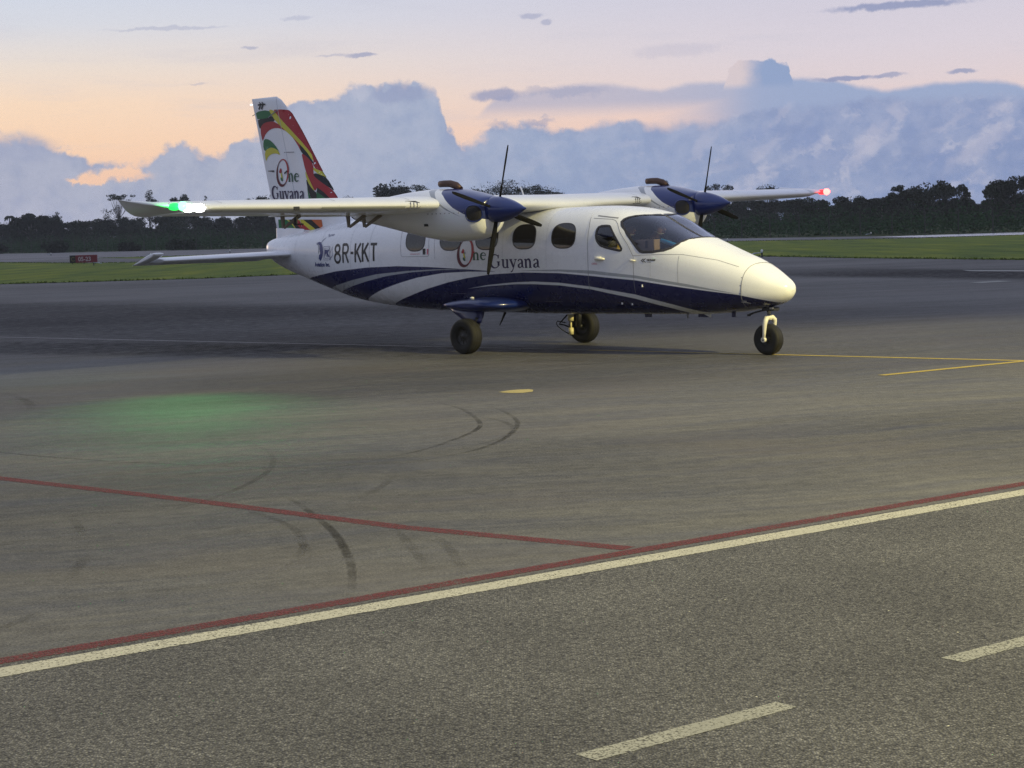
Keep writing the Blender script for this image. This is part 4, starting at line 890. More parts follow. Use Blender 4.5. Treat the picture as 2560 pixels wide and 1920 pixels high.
for sg in (1, -1):
    bz = .0059*1.37*sg
    g = empty('main_landing_gear', None, None); del_ = [g.pop(k) for k in list(g.keys())]; g.parent = PLANE
    m = MB(); rings = []
    for b, a0, a1, zt, zb in ((.55, 4.50, 6.0, .86, .60), (.78, 4.52, 5.95, .855, .62), (1.0, 4.55, 5.88, .85, .63), (1.15, 4.60, 5.82, .842, .645), (1.25, 4.68, 5.74, .828, .67), (1.31, 4.80, 5.62, .80, .70), (1.325, 4.95, 5.45, .775, .725)):
        ring = []
        for k in range(28):
            q = 2*math.pi*k/28; c, s = math.cos(q), math.sin(q); x = (c+1)/2
            h = (zt-zb)/2*(abs(s)**.8)*(1-.55*max(0, x-.45)**1.2*1.4); ring.append((a0+(a1-a0)*x, b*sg, (zt+zb)/2-.0*x+math.copysign(h, s)))
        rings.append(ring)
    m.loft(rings, 0)
    m.lathe([(0, 0), (.035, .0), (.03, .02), (0, .028)], 'Z', (5.25, 1.1*sg, .845), 12, 1)
    part(m, 'gear_fairing', [m_navy if False else m_blue, m_white], g)
    m = MB(); rings = []
    for z, a0, a1, bb, hw in ((.70, 4.98, 5.72, 1.12, .10), (.62, 4.97, 5.60, 1.14, .09), (.56, 4.96, 5.46, 1.17, .075), (.52, 4.97, 5.38, 1.19, .06), (.47, 4.98, 5.16, 1.2, .04)):
        rings.append([((a0+a1)/2+(a1-a0)/2*math.cos(q), (bb+hw*math.sin(q))*sg, z) for q in np.linspace(0, 2*math.pi, 20, endpoint=False)])
    m.loft(rings, 0); part(m, 'gear_leg_fairing', m_navy, g)
    m = MB(); m.tube([(5.05, 1.19*sg, .56), (5.1, 1.2*sg, .27)], [.05, .045], 12); m.tube([(5.1, 1.2*sg, .27), (5.13, 1.42*sg, .27)], .035, 10); part(m, 'gear_leg', m_dark, g)
    m = MB(); m.tube([(5.2, 1.14*sg, .47), (5.2, 1.14*sg, .36)], .052, 16); m.tube([(5.2, 1.14*sg, .37), (5.2, 1.14*sg, .20)], .014, 8); m.tube([(5.2, 1.14*sg, .25), (5.2, 1.14*sg, .14)], [.042, .04], 14); part(m, 'shock_strut', mat('gear_cream_paint', (.70, .64, .36), .4) if 'gear_cream_paint' not in MATS else MATS['gear_cream_paint'], g)
    m = MB(); m.tube([(5.26, 1.12*sg, .46), (5.38, 1.10*sg, .35), (5.42, 1.1*sg, .31), (5.34, 1.14*sg, .29), (5.22, 1.18*sg, .24)], .013, 8); m.tube([(5.3, 1.12*sg, .33), (5.44, 1.08*sg, .36), (5.47, 1.08*sg, .32), (5.43, 1.08*sg, .27), (5.33, 1.1*sg, .2), (5.25, 1.2*sg, .12)], .009, 8); part(m, 'brake_line', m_dark, g)
    wheel((5.13, 1.385*sg, .272+bz), .272, .22, g, .125, sg)
g = empty('nose_landing_gear', None, None); [g.pop(k) for k in list(g.keys())]; g.parent = PLANE
wheel((.468, 0, .222), .222, .17, g, .085, 1)
m = MB()
for sg in (1, -1):
    y = .118*sg
    m.tube([(.455, .02*sg, .535), (.445, .07*sg, .53), (.435, .108*sg, .495), (.445, y, .44), (.455, y, .34), (.468, y, .222)], [.035, .037, .036, .033, .026, .022], 12)
    m.lathe([(.018, -.02), (.037, -.02), (.037, .02), (.018, .02)], 'Y', (.468, y, .222), 20)
    m.lathe([(0, .012), (.018, .012)], 'Y', (.468, y, .222), 20, 1)
m.tube([(.455, 0, .50), (.45, 0, .57)], [.05, .04], 14); part(m, 'nose_fork', [m_gearwhite, m_dark], g)
m = MB(); m.tube([(.45, 0, .56), (.445, 0, .72)], .026, 14); part(m, 'nose_strut', m_steel, g)
m = MB(); m.box((.42, 0, .655), (.20, .16, .05), 0, None, .012); m.tube([(.48, .06, .64), (.62, .09, .61), (.72, .10, .575)], [.012, .012, .014], 8); m.box((.725, .10, .568), (.05, .03, .03), 0, None, .006); m.box((.34, .03, .645), (.09, .12, .035), 0, None, .01); m.tube([(.5, -.07, .66), (.42, .08, .625), (.36, .09, .66)], .012, 8); part(m, 'steering_linkage', m_dark, g)
m = MB(); m.box((.455, .085, .69), (.12, .02, .018), 0, None, .004); m.box((.34, .09, .668), (.06, .03, .03), 0, None, .006); part(m, 'steering_bracket', m_steel, g)
TREES = [('palm', -116.4, 450, 8.4, 0.8, 'small palm rising over the wood at the far left edge of the view', None), ('palm', -109.5, 440, 8.6, 1.0, 'palm standing over the wood directly beside the dome-shaped dark tree', None),
 ('dome', -104.4, 430, 7.7, 2.9, 'dome-shaped dark tree right of the two small palms', None), ('bare', -99.0, 430, 8.7, 1.8, 'spindly thin-leaved tree poking out of the low wood left of the tall umbrella tree', None),
 ('umbrella', -87.1, 430, 12.7, 3.9, 'tall umbrella tree with a pale bare trunk and open crown left of the wing tip', None),
 ('airy', -81.2, 440, 13.7, 2.8, 'tall airy tree rising right behind the near wing tip and its green lamp', None),
 ('dome', -72.0, 430, 11.2, 3.8, 'rounded tree crown showing just above the white lit landing lamps', None),
 ('bare', -70.3, 450, 11.6, 1.4, 'thin nearly leafless tree above the near wing, left of the shorter bare tree', None),
 ('bare', -67.1, 450, 10.8, 1.8, 'short twiggy tree above the near wing between the landing lamps and tail', None),
 ('flat', -53.0, 420, 11.4, 3.5, 'dark layered tree partly hidden behind the left edge of the tail fin', None), ('flat', -34.3, 420, 10.5, 1.9, 'tree crown peeping out at the right foot of the tail fin', None),
 ('dome', -23.2, 400, 13.1, 5.2, 'tall dense dark tree behind the near engine, the highest left of its exhaust', None),
 ('airy', -17.9, 405, 11.5, 4.2, 'lighter airy tree touching the tall dense one behind the near engine', None),
 ('flat', -0.2, 400, 12.4, 8.3, 'broad flat dark tree crown above the cabin roof right of the near exhaust', None),
 ('flat', 7.1, 405, 11.4, 4.9, 'lower dark tree crown at the right end of the clump above the cabin roof', None), ('bare', 32.9, 400, 11.2, 1.8, 'small sparse tree top showing behind the far exhaust pipe', None),
 ('flat', 42.6, 390, 10.0, 3.4, 'thin flat tree crown just behind the far blue propeller spinner', None), ('flat', 53.1, 390, 9.6, 3.1, 'thin flat tree crown behind the far wing beside its white upturned tip', None),
 ('dome', 58.6, 330, 5.8, 3.6, 'low rounded dark tree right of the red wing tip lamp', None), ('dome', 63.6, 330, 5.4, 3.2, 'low dark tree between the red lamp and the large trees on the right', None),
 ('airy', 60.5, 300, 6.8, 2.1, 'open-crowned tree at the left shoulder of the large dome tree', None),
 ('dome', 65.7, 300, 7.5, 5.0, 'large broad dome-shaped dark tree right of the red wing tip lamp', None), ('airy', 72.1, 305, 6.9, 2.2, 'ragged tree between the two largest dark trees on the right', None),
 ('airy', 72.0, 290, 6.4, 1.9, 'ragged narrow tree at the left shoulder of the tallest right-hand tree', None), ('dome', 76.5, 290, 7.4, 4.7, 'tallest large dark tree at the right edge of the view', None),
 ('dome', -117.3, 416.9, 7.9, 2.8, 'dark dense tree in the unbroken wood behind the boundary fence', 'trees in the unbroken wood'),
 ('dome', -112.9, 417.0, 7.9, 2.7, 'dark dense tree in the unbroken wood behind the boundary fence', 'trees in the unbroken wood'),
 ('dome', -111.3, 428.0, 6.2, 4.2, 'dark dense tree in the unbroken wood behind the boundary fence', 'trees in the unbroken wood'),
 ('dome', -103.0, 413.3, 7.5, 3.6, 'dark dense tree in the unbroken wood behind the boundary fence', 'trees in the unbroken wood'),
 ('dome', -98.0, 411.4, 7.4, 2.8, 'dark dense tree in the unbroken wood behind the boundary fence', 'trees in the unbroken wood'),
 ('dome', -97.7, 429.2, 5.8, 4.3, 'dark dense tree in the unbroken wood behind the boundary fence', 'trees in the unbroken wood'),
 ('dome', -89.9, 414.3, 5.8, 3.0, 'dark dense tree in the unbroken wood behind the boundary fence', 'trees in the unbroken wood'),
 ('dome', -88.8, 430.6, 6.2, 4.1, 'dark dense tree in the unbroken wood behind the boundary fence', 'trees in the unbroken wood'),
 ('dome', -82.6, 423.2, 6.5, 2.8, 'dark dense tree in the unbroken wood behind the boundary fence', 'trees in the unbroken wood'),
 ('dome', -75.7, 410.3, 6.6, 3.5, 'dark dense tree in the unbroken wood behind the boundary fence', 'trees in the unbroken wood'),
 ('dome', -75.2, 433.0, 7.2, 2.9, 'dark dense tree in the unbroken wood behind the boundary fence', 'trees in the unbroken wood'),
 ('dome', -67.5, 414.0, 6.0, 3.6, 'dark dense tree in the unbroken wood behind the boundary fence', 'trees in the unbroken wood'),
 ('dome', -65.6, 431.5, 5.9, 3.8, 'dark dense tree in the unbroken wood behind the boundary fence', 'trees in the unbroken wood'),
 ('dome', -59.0, 417.4, 5.8, 3.6, 'dark dense tree in the unbroken wood behind the boundary fence', 'trees in the unbroken wood'),
 ('dome', -53.5, 409.8, 6.1, 3.4, 'dark dense tree in the unbroken wood behind the boundary fence', 'trees in the unbroken wood'),
 ('dome', -48.6, 406.3, 6.6, 4.1, 'dark dense tree in the unbroken wood behind the boundary fence', 'trees in the unbroken wood'),
 ('dome', -45.0, 413.4, 6.5, 3.8, 'dark dense tree in the unbroken wood behind the boundary fence', 'trees in the unbroken wood'),
 ('dome', -40.8, 415.3, 5.2, 3.5, 'dark dense tree in the unbroken wood behind the boundary fence', 'trees in the unbroken wood'),
 ('dome', -36.5, 417.4, 4.1, 3.0, 'dark dense tree in the unbroken wood behind the boundary fence', 'trees in the unbroken wood'),
 ('dome', -31.7, 413.3, 5.7, 3.8, 'dark dense tree in the unbroken wood behind the boundary fence', 'trees in the unbroken wood'),
 ('dome', -27.3, 414.6, 5.2, 4.0, 'dark dense tree in the unbroken wood behind the boundary fence', 'trees in the unbroken wood'),
 ('dome', -22.5, 408.0, 4.6, 4.2, 'dark dense tree in the unbroken wood behind the boundary fence', 'trees in the unbroken wood'),
 ('dome', -18.9, 428.0, 5.7, 3.1, 'dark dense tree in the unbroken wood behind the boundary fence', 'trees in the unbroken wood'),
 ('dome', -13.9, 414.9, 4.3, 3.0, 'dark dense tree in the unbroken wood behind the boundary fence', 'trees in the unbroken wood'),
 ('dome', -9.2, 406.3, 5.0, 3.4, 'dark dense tree in the unbroken wood behind the boundary fence', 'trees in the unbroken wood'),
 ('dome', -5.2, 433.6, 3.9, 4.5, 'dark dense tree in the unbroken wood behind the boundary fence', 'trees in the unbroken wood'),
 ('dome', -0.5, 405.5, 3.6, 4.3, 'dark dense tree in the unbroken wood behind the boundary fence', 'trees in the unbroken wood'),
 ('dome', 4.1, 428.3, 4.5, 4.6, 'dark dense tree in the unbroken wood behind the boundary fence', 'trees in the unbroken wood'),
 ('dome', 8.7, 423.6, 4.1, 4.5, 'dark dense tree in the unbroken wood behind the boundary fence', 'trees in the unbroken wood'),
 ('dome', 11.0, 350.7, 4.5, 2.7, 'dark dense tree in the unbroken wood behind the boundary fence', 'trees in the unbroken wood'),
 ('dome', 15.0, 356.4, 5.1, 2.5, 'dark dense tree in the unbroken wood behind the boundary fence', 'trees in the unbroken wood'),
 ('dome', 18.3, 345.3, 4.0, 2.7, 'dark dense tree in the unbroken wood behind the boundary fence', 'trees in the unbroken wood'),
 ('dome', 23.5, 368.5, 5.8, 2.6, 'dark dense tree in the unbroken wood behind the boundary fence', 'trees in the unbroken wood'),
 ('dome', 25.9, 347.9, 4.9, 2.6, 'dark dense tree in the unbroken wood behind the boundary fence', 'trees in the unbroken wood'),
 ('dome', 29.9, 351.2, 3.6, 2.9, 'dark dense tree in the unbroken wood behind the boundary fence', 'trees in the unbroken wood'),
 ('dome', 33.6, 350.1, 5.2, 2.3, 'dark dense tree in the unbroken wood behind the boundary fence', 'trees in the unbroken wood'),
 ('dome', 37.0, 346.2, 4.0, 2.4, 'dark dense tree in the unbroken wood behind the boundary fence', 'trees in the unbroken wood'),
 ('dome', 44.1, 374.9, 5.5, 2.8, 'dark dense tree in the unbroken wood behind the boundary fence', 'trees in the unbroken wood'),
 ('dome', 47.3, 368.2, 6.0, 3.2, 'dark dense tree in the unbroken wood behind the boundary fence', 'trees in the unbroken wood'),
 ('dome', 50.1, 359.3, 5.2, 3.9, 'dark dense tree in the unbroken wood behind the boundary fence', 'trees in the unbroken wood'),
 ('dome', 52.0, 346.1, 5.3, 2.8, 'dark dense tree in the unbroken wood behind the boundary fence', 'trees in the unbroken wood'),
 ('dome', 50.1, 311.7, 4.6, 2.3, 'dark dense tree in the unbroken wood behind the boundary fence', 'trees in the unbroken wood'),
 ('dome', 49.1, 285.9, 3.6, 2.4, 'dark dense tree in the unbroken wood behind the boundary fence', 'trees in the unbroken wood'),
 ('dome', 53.1, 291.2, 4.5, 2.1, 'dark dense tree in the unbroken wood behind the boundary fence', 'trees in the unbroken wood'),
 ('dome', 55.9, 289.3, 4.4, 3.0, 'dark dense tree in the unbroken wood behind the boundary fence', 'trees in the unbroken wood'),
 ('dome', 61.6, 302.0, 5.2, 3.2, 'dark dense tree in the unbroken wood behind the boundary fence', 'trees in the unbroken wood'),
 ('dome', 67.0, 312.0, 3.6, 2.5, 'dark dense tree in the unbroken wood behind the boundary fence', 'trees in the unbroken wood'),
 ('dome', 69.3, 307.3, 4.1, 3.0, 'dark dense tree in the unbroken wood behind the boundary fence', 'trees in the unbroken wood'),
 ('dome', 68.9, 291.3, 4.1, 1.9, 'dark dense tree in the unbroken wood behind the boundary fence', 'trees in the unbroken wood'),
 ('dome', 77.3, 312.7, 3.5, 3.2, 'dark dense tree in the unbroken wood behind the boundary fence', 'trees in the unbroken wood'),
 ('dome', 79.7, 309.0, 4.3, 2.9, 'dark dense tree in the unbroken wood behind the boundary fence', 'trees in the unbroken wood'),
 ('dome', 80.9, 300.8, 3.7, 3.0, 'dark dense tree in the unbroken wood behind the boundary fence', 'trees in the unbroken wood'),
 ('dome', 81.9, 293.0, 3.5, 2.8, 'dark dense tree in the unbroken wood behind the boundary fence', 'trees in the unbroken wood'),
 ('dome', 83.4, 287.2, 3.0, 3.1, 'dark dense tree in the unbroken wood behind the boundary fence', 'trees in the unbroken wood'),
 ('dome', 91.9, 305.1, 2.8, 3.3, 'dark dense tree in the unbroken wood behind the boundary fence', 'trees in the unbroken wood')]

# ------------------------------------------------------------------ cockpit contents (things of their own)
MW = Matrix.Translation(PLANE.location) @ PLANE.rotation_euler.to_matrix().to_4x4()
def place_in_plane(o): o.matrix_world = MW; return o
m_card = mat('cardboard', (.42, .29, .20), .8, var=.12, bump=.1)
m = MB(); m.box((2.25, .47, 1.60), (.30, .26, .165), 0, Matrix.Rotation(.25, 3, 'Z'), .004); m.box((2.165, .60, 1.615), (.035, .006, .10), 1, Matrix.Rotation(.25, 3, 'Z')); m.box((2.25, .47, 1.685), (.29, .012, .004), 1, Matrix.Rotation(.25, 3, 'Z'))
o = place_in_plane(m.build('cardboard_box', [m_card, mat('dark_tape', (.05, .04, .05), .6)])); tag(o, 'small tan cardboard box lying behind the windscreen of the aeroplane', 'box')
m = MB(); A_, B_ = Vector((2.13, .30, 1.665)), Vector((1.76, .30, 1.56)); m.tube([A_, A_+(B_-A_)*.02, B_-(B_-A_)*.02, B_], [.026, .031, .031, .026], 18); m.tube([A_+(B_-A_)*.0-(B_-A_)*.004, A_], [.02, .022], 18, 1)
o = place_in_plane(m.build('rolled_tube', [mat('bright_blue_plastic', (.04, .30, .62), .45), m_dark])); tag(o, 'bright blue rolled tube lying on the dark shelf behind the windscreen', 'tube')

def skin_body(name, joints, edges, mats, sub=2):
    me = bpy.data.meshes.new(name); me.from_pydata([j[0] for j in joints], edges, []); o = bpy.data.objects.new(name, me); COL.objects.link(o)
    md = o.modifiers.new('skin', 'SKIN'); sk = me.skin_vertices
    if not sk: 
        bm = bmesh.new(); bm.from_mesh(me); bm.verts.layers.skin.verify(); bm.to_mesh(me); bm.free()
    for k, j in enumerate(joints):
        v = me.skin_vertices[0].data[k]; v.radius = j[1] if hasattr(j[1], '__len__') else (j[1], j[1]); v.use_root = (k == 0)
    sb = o.modifiers.new('sub', 'SUBSURF'); sb.levels = sub; sb.render_levels = sub
    dg = bpy.context.evaluated_depsgraph_get(); ev = o.evaluated_get(dg); nm = bpy.data.meshes.new_from_object(ev)
    bpy.data.objects.remove(o); nm.materials.clear()
    for mm in mats: nm.materials.append(mm)
    for p in nm.polygons: p.use_smooth = True
    o = bpy.data.objects.new(name, nm); COL.objects.link(o); return o
m_skin1 = mat('brown_skin', (.20, .105, .065), .5); m_skin2 = mat('tan_skin', (.34, .19, .12), .5)
m_hair = mat('black_hair', (.01, .009, .009), .6); m_vest = mat('yellow_vest_cloth', (.62, .42, .03), .8); m_shirt = mat('dark_shirt_cloth', (.03, .032, .05), .85); m_cream = mat('cream_collar_cloth', (.62, .58, .46), .8)
def pilot(b, hz, ha, skin, cloth, label, vest):
    p = empty('person', label, 'person', (0, 0, 0)); p.matrix_world = MW
    J = [((2.95, b, 1.17), (.15, .17)), ((2.93, b, 1.35), (.13, .16)), ((2.90, b, 1.54), (.13, .19)), ((2.86, b, 1.63), (.08, .13)), ((2.80, b, 1.69), .055), ((ha+.03, b, 1.755), .062), ((ha, b, hz), .098), ((ha+.005, b, hz+.07), .085),
         ((2.86, b+.19, 1.585), .065), ((2.80, b+.25, 1.36), .05), ((2.58, b+.23, 1.30), .038), ((2.50, b+.21, 1.32), .03),
         ((2.86, b-.19, 1.585), .065), ((2.80, b-.25, 1.36), .05), ((2.58, b-.2, 1.30), .038), ((2.50, b-.17, 1.32), .03),
         ((2.62, b+.10, 1.13), .08), ((2.55, b+.11, .85), .06), ((2.62, b-.10, 1.13), .08), ((2.55, b-.11, .85), .06)]
    E_ = [(0, 1), (1, 2), (2, 3), (3, 4), (4, 5), (5, 6), (6, 7), (2, 8), (8, 9), (9, 10), (10, 11), (2, 12), (12, 13), (13, 14), (14, 15), (0, 16), (16, 17), (0, 18), (18, 19)]
    o = skin_body('body', J, E_, [skin, cloth, vest]); o.parent = p
    for f in o.data.polygons:
        c = f.center; f.material_index = 0 if (c.z > 1.685 and c.x < 2.88) or (c.x < 2.72 and c.z > 1.2 and abs(c.y-b) > .12) else (2 if c.z > 1.3 and abs(c.y-b) < .3 and c.x > 2.74 else 1)
    m = MB(); c = Vector((ha+.018, b, hz+.035))
    for q0 in range(8):
        pass
    rr = []
    for k in range(7):
        ph = k/6*math.pi*.52; rr.append([(c.x+.108*math.sin(ph+.001)*math.cos(q)+.012, c.y+.098*math.sin(ph+.001)*math.sin(q), c.z+.095*math.cos(ph)+(.03 if math.cos(q) < -.3 and k > 4 else 0)) for q in np.linspace(0, 2*math.pi, 20, endpoint=False)])
    m.loft(rr, 0); h = m.build('hair', m_hair, p)
    m = MB(); m.tube([(ha+.01, b+.10*math.cos(q), hz+.01+.125*math.sin(q)) for q in np.linspace(.1, math.pi-.1, 14)], .009, 8)
    for s in (1, -1): m.tube([(ha+.01, b+s*.085, hz+.005), (ha+.01, b+s*.125, hz+.005)], [.038, .034], 14, 1)
    m.tube([(ha-.0, b+.115, hz-.02), (ha-.07, b+.09, hz-.07), (ha-.10, b+.02, hz-.07)], .005, 6); m.build('headset', [mat('headset_grey', (.35, .36, .33), .4) if 'headset_grey' not in MATS else MATS['headset_grey'], m_dark], p)
    m = MB()          # face: nose, brow, eyes, mouth
    m.tube([(ha-.088, b, hz+.02), (ha-.115, b, hz-.018)], [.008, .014], 8); m.tube([(ha-.086, b-.025, hz-.05), (ha-.095, b, hz-.052), (ha-.086, b+.025, hz-.05)], .006, 6, 1)
    for s in (1, -1): m.tube([(ha-.085, b+s*.033-.012, hz+.018), (ha-.085, b+s*.033+.012, hz+.018)], .007, 6, 2)
    m.build('face', [skin, m_maroon, m_black], p)
    m = MB(); m.tube([(2.80, b-.07, 1.66), (2.755, b, 1.645), (2.80, b+.07, 1.66)], .018, 8); m.build('collar', m_cream, p)
pilot(.38, 1.825, 2.66, m_skin1, m_shirt, 'pilot with headset in yellow vest sitting in the near cockpit seat beside the side window', m_vest)
pilot(-.36, 1.82, 2.68, m_skin2, m_shirt, 'pilot in dark shirt sitting in the far cockpit seat, seen through the windscreen', m_shirt)

# ------------------------------------------------------------------ ground
def ground_mat(name, base, kind):
    m = bpy.data.materials.new(name); m.use_nodes = True; t = m.node_tree; p = t.nodes['Principled BSDF']; N = NB(t)
    tc = t.nodes.new('ShaderNodeTexCoord'); P_ = tc.outputs['Object']; x, y, z = N.xyz(P_)
    if kind == 'apron':
        c, s = math.cos(R(18)), math.sin(R(18))
        u = N.m('ADD', N.m('MULTIPLY', x, c), N.m('MULTIPLY', y, s)); v = N.m('SUBTRACT', N.m('MULTIPLY', y, c), N.m('MULTIPLY', x, s))
        w0 = N.noise(N.comb(N.m('MULTIPLY', u, .25), N.m('MULTIPLY', v, .25), 0.0), 1.0, 3, .5)
        v2 = N.m('ADD', v, N.m('MULTIPLY', w0, 1.6))
        s1 = N.noise(N.comb(N.m('MULTIPLY', u, .35), N.m('MULTIPLY', v2, 2.2), 2.0), 1.0, 6, .62)
        s2 = N.noise(N.comb(N.m('MULTIPLY', u, .9), N.m('MULTIPLY', v2, 9.0), 7.0), 1.0, 5, .6)
        s3 = N.noise(N.comb(N.m('MULTIPLY', u, .03), N.m('MULTIPLY', v2, .16), 4.0), 1.0, 5, .6)
        big = N.noise(P_, .09, 4, .55); fine = N.noise(P_, 55, 4, .7); grit = N.vor(P_, 130)
        f = N.m('ADD', N.m('ADD', N.m('MULTIPLY', N.m('SUBTRACT', s1, .5), .6), N.m('ADD', N.m('MULTIPLY', N.m('SUBTRACT', s2, .5), .38), N.m('MULTIPLY', N.m('SUBTRACT', N.noise(P_, 7, 5, .7), .5), .6))), N.m('ADD', N.m('MULTIPLY', N.m('SUBTRACT', s3, .5), 1.1), N.m('MULTIPLY', N.m('SUBTRACT', big, .5), .5)))
        f = N.m('ADD', f, N.m('MULTIPLY', N.m('SUBTRACT', fine, .5), 1.3)); f = N.m('ADD', f, N.m('MULTIPLY', N.m('SUBTRACT', .45, grit), .35))
        col = N.ramp(N.m('ADD', N.m('MULTIPLY', f, 1.7), .5, clamp=True), [(0, tuple(c*.38 for c in base)), (.45, tuple(c*.93 for c in base)), (.6, tuple(c*1.08 for c in base)), (1, tuple(c*1.75 for c in base))])
        blot = N.noise(P_, .55, 6, .65); col = N.mix(N.ss(blot, .56, .74, 0, .42), col, tuple(c*.45 for c in base)); col = N.mix(N.ss(blot, .46, .28, 0, .32), col, tuple(c*1.5 for c in base))
        warm = N.noise(P_, .35, 3); col = N.mix(N.ss(warm, .45, .7, 0, .25), col, tuple(base[k]*q for k, q in enumerate((1.15, .98, .86))))
        bh = N.m('ADD', fine, N.m('MULTIPLY', grit, .6)); bs_, bd = .45, .006; rg = N.ss(s1, .3, .7, .62, .85)
    elif kind == 'road':
        n0 = N.noise(P_, 30, 3, .6); v1 = N.vor(P_, 92); v2 = N.vor(P_, 170); big = N.noise(P_, .8, 4)
        colr = N.vor(P_, 92, out='Color'); cr = N.xyz(colr)[0]
        f = N.m('ADD', N.m('MULTIPLY', N.m('SUBTRACT', cr, .5), .6), N.m('MULTIPLY', N.m('SUBTRACT', n0, .5), .8)); f = N.m('SUBTRACT', f, N.m('MULTIPLY', N.m('SUBTRACT', v1, .4), .85)); f = N.m('ADD', f, N.m('MULTIPLY', N.m('SUBTRACT', big, .5), .55))
        f = N.m('ADD', f, N.m('MULTIPLY', N.m('SUBTRACT', .4, v2), .3))
        col = N.ramp(N.m('ADD', N.m('MULTIPLY', f, .88), .5, clamp=True), [(0, tuple(c*.16 for c in base)), (.4, tuple(c*.8 for c in base)), (.62, tuple(c*1.15 for c in base)), (1, tuple(c*3.0 for c in base))])
        peb = N.vor(P_, 7.5); pc = N.xyz(N.vor(P_, 7.5, out='Color'))[1]; sp = N.m('MULTIPLY', N.ss(peb, .045, .025), N.ss(pc, .82, .86)); col = N.mix(sp, col, (.62, .60, .45))
        bh = N.m('SUBTRACT', n0, v1); bs_, bd = .5, .009; rg = N.lin(n0, 0, 1, .7, .9)
    elif kind == 'grass':
        a = N.noise(P_, .22, 5, .6); b = N.noise(P_, 3.5, 5, .7); c_ = N.noise(N.comb(x, N.m('MULTIPLY', y, .12), 0.0), .5, 4)
        f = N.m('ADD', N.m('MULTIPLY', a, .45), N.m('ADD', N.m('MULTIPLY', b, .35), N.m('MULTIPLY', N.m('SUBTRACT', c_, .32), .75)))
        col = N.ramp(f, [(.28, tuple(c*.45 for c in base)), (.48, base), (.62, tuple(q*w for q, w in zip(base, (1.5, 1.25, .9)))), (.75, tuple(q*w for q, w in zip(base, (2.3, 1.7, 1.2))))])
        bh = b; bs_, bd = 1.0, .12; rg = .9
    elif kind == 'paint':
        a = N.noise(P_, 3, 4); b = N.noise(P_, 48, 5, .75); v1 = N.vor(P_, 95)
        f = N.m('ADD', N.m('MULTIPLY', N.m('SUBTRACT', a, .5), .5), N.m('ADD', N.m('MULTIPLY', N.m('SUBTRACT', b, .5), 1.2), N.m('MULTIPLY', N.m('SUBTRACT', .4, v1), .5)))
        col = N.ramp(N.m('ADD', N.m('MULTIPLY', f, .8), .5, clamp=True), [(.12, (.05, .048, .042)), (.3, tuple(c*.72 for c in base)), (.55, base), (1, tuple(min(.9, c*1.2) for c in base))])
        bh = b; bs_, bd = .5, .006; rg = .8
    t.links.new(col, p.inputs['Base Color']); p.inputs['Specular IOR Level'].default_value = .35 if kind != 'grass' else .1
    if isinstance(rg, float): p.inputs['Roughness'].default_value = rg
    else: t.links.new(rg, p.inputs['Roughness'])
    bn = t.nodes.new('ShaderNodeBump'); bn.inputs['Strength'].default_value = bs_; bn.inputs['Distance'].default_value = bd
    t.links.new(bh, bn.inputs['Height']); t.links.new(bn.outputs[0], p.inputs['Normal']); return m
g_apron = ground_mat('apron_asphalt', (.077, .075, .072), 'apron'); g_road = ground_mat('coarse_road_asphalt', (.083, .082, .081), 'road')
g_grass = ground_mat('mown_grass', (.105, .150, .026), 'grass'); g_field = ground_mat('rough_field', (.030, .045, .014), 'grass')
g_run = ground_mat('runway_asphalt', (.125, .12, .125), 'apron')
g_white = ground_mat('white_road_paint', (.46, .45, .37), 'paint'); g_red = ground_mat('red_apron_paint', (.115, .024, .026), 'paint'); g_yel = ground_mat('yellow_taxi_paint', (.40, .29, .06), 'paint'); g_pale = ground_mat('pale_dash_paint', (.29, .29, .26), 'paint')
def sheet(name, poly, z, m, tess=False):
    me = bpy.data.meshes.new(name); bm = bmesh.new(); vs = [bm.verts.new((x, y, z)) for x, y in poly]; f = bm.faces.new(vs); f.normal_update()
    if f.normal.z < 0: f.normal_flip()
    bmesh.ops.triangulate(bm, faces=bm.faces[:])
    bmesh.ops.recalc_face_normals(bm, faces=bm.faces[:])
    for q in bm.faces:
        if q.normal.z < 0: q.normal_flip()
    bm.to_mesh(me); bm.free(); me.materials.append(m)
    o = bpy.data.objects.new(name, me); COL.objects.link(o); o['kind'] = 'structure'; return o
GD = D['GROUND']
far = GD['rw_far']
sheet('ground', [(-2500, -600), (2500, -600), (2500, 3500), (-2500, 3500)], -.02, g_field)
sheet('apron', [(-190, -60), (90, -60), (90, 171.5)]+[(x, y) for x, y in far[::-1]][0:0]+[(70, 176), (66.5, 181)]+far[::-1]+[(-190, 470)], 0.0, g_apron)
sheet('runway', [(a[0]*1.0, a[1]*1.0-.3) for a in far]+[(66, 170)]+[(-26.0, 207.0), (-44.39, 210.5), (-52, 191), (-69, 213)], .004, g_run)
sheet('grass_verge', GD['grass_near']+GD['grass_far'][::-1], .012, g_grass)
sheet('grass_strip', GD['wedge'], .009, g_grass)
m_wet = mat('wet_runway_edge', (.42, .43, .46), .22, spec=.6, var=.2, vscale=.4)
sheet('wet_runway_edge', GD['strip'], .016, m_wet)
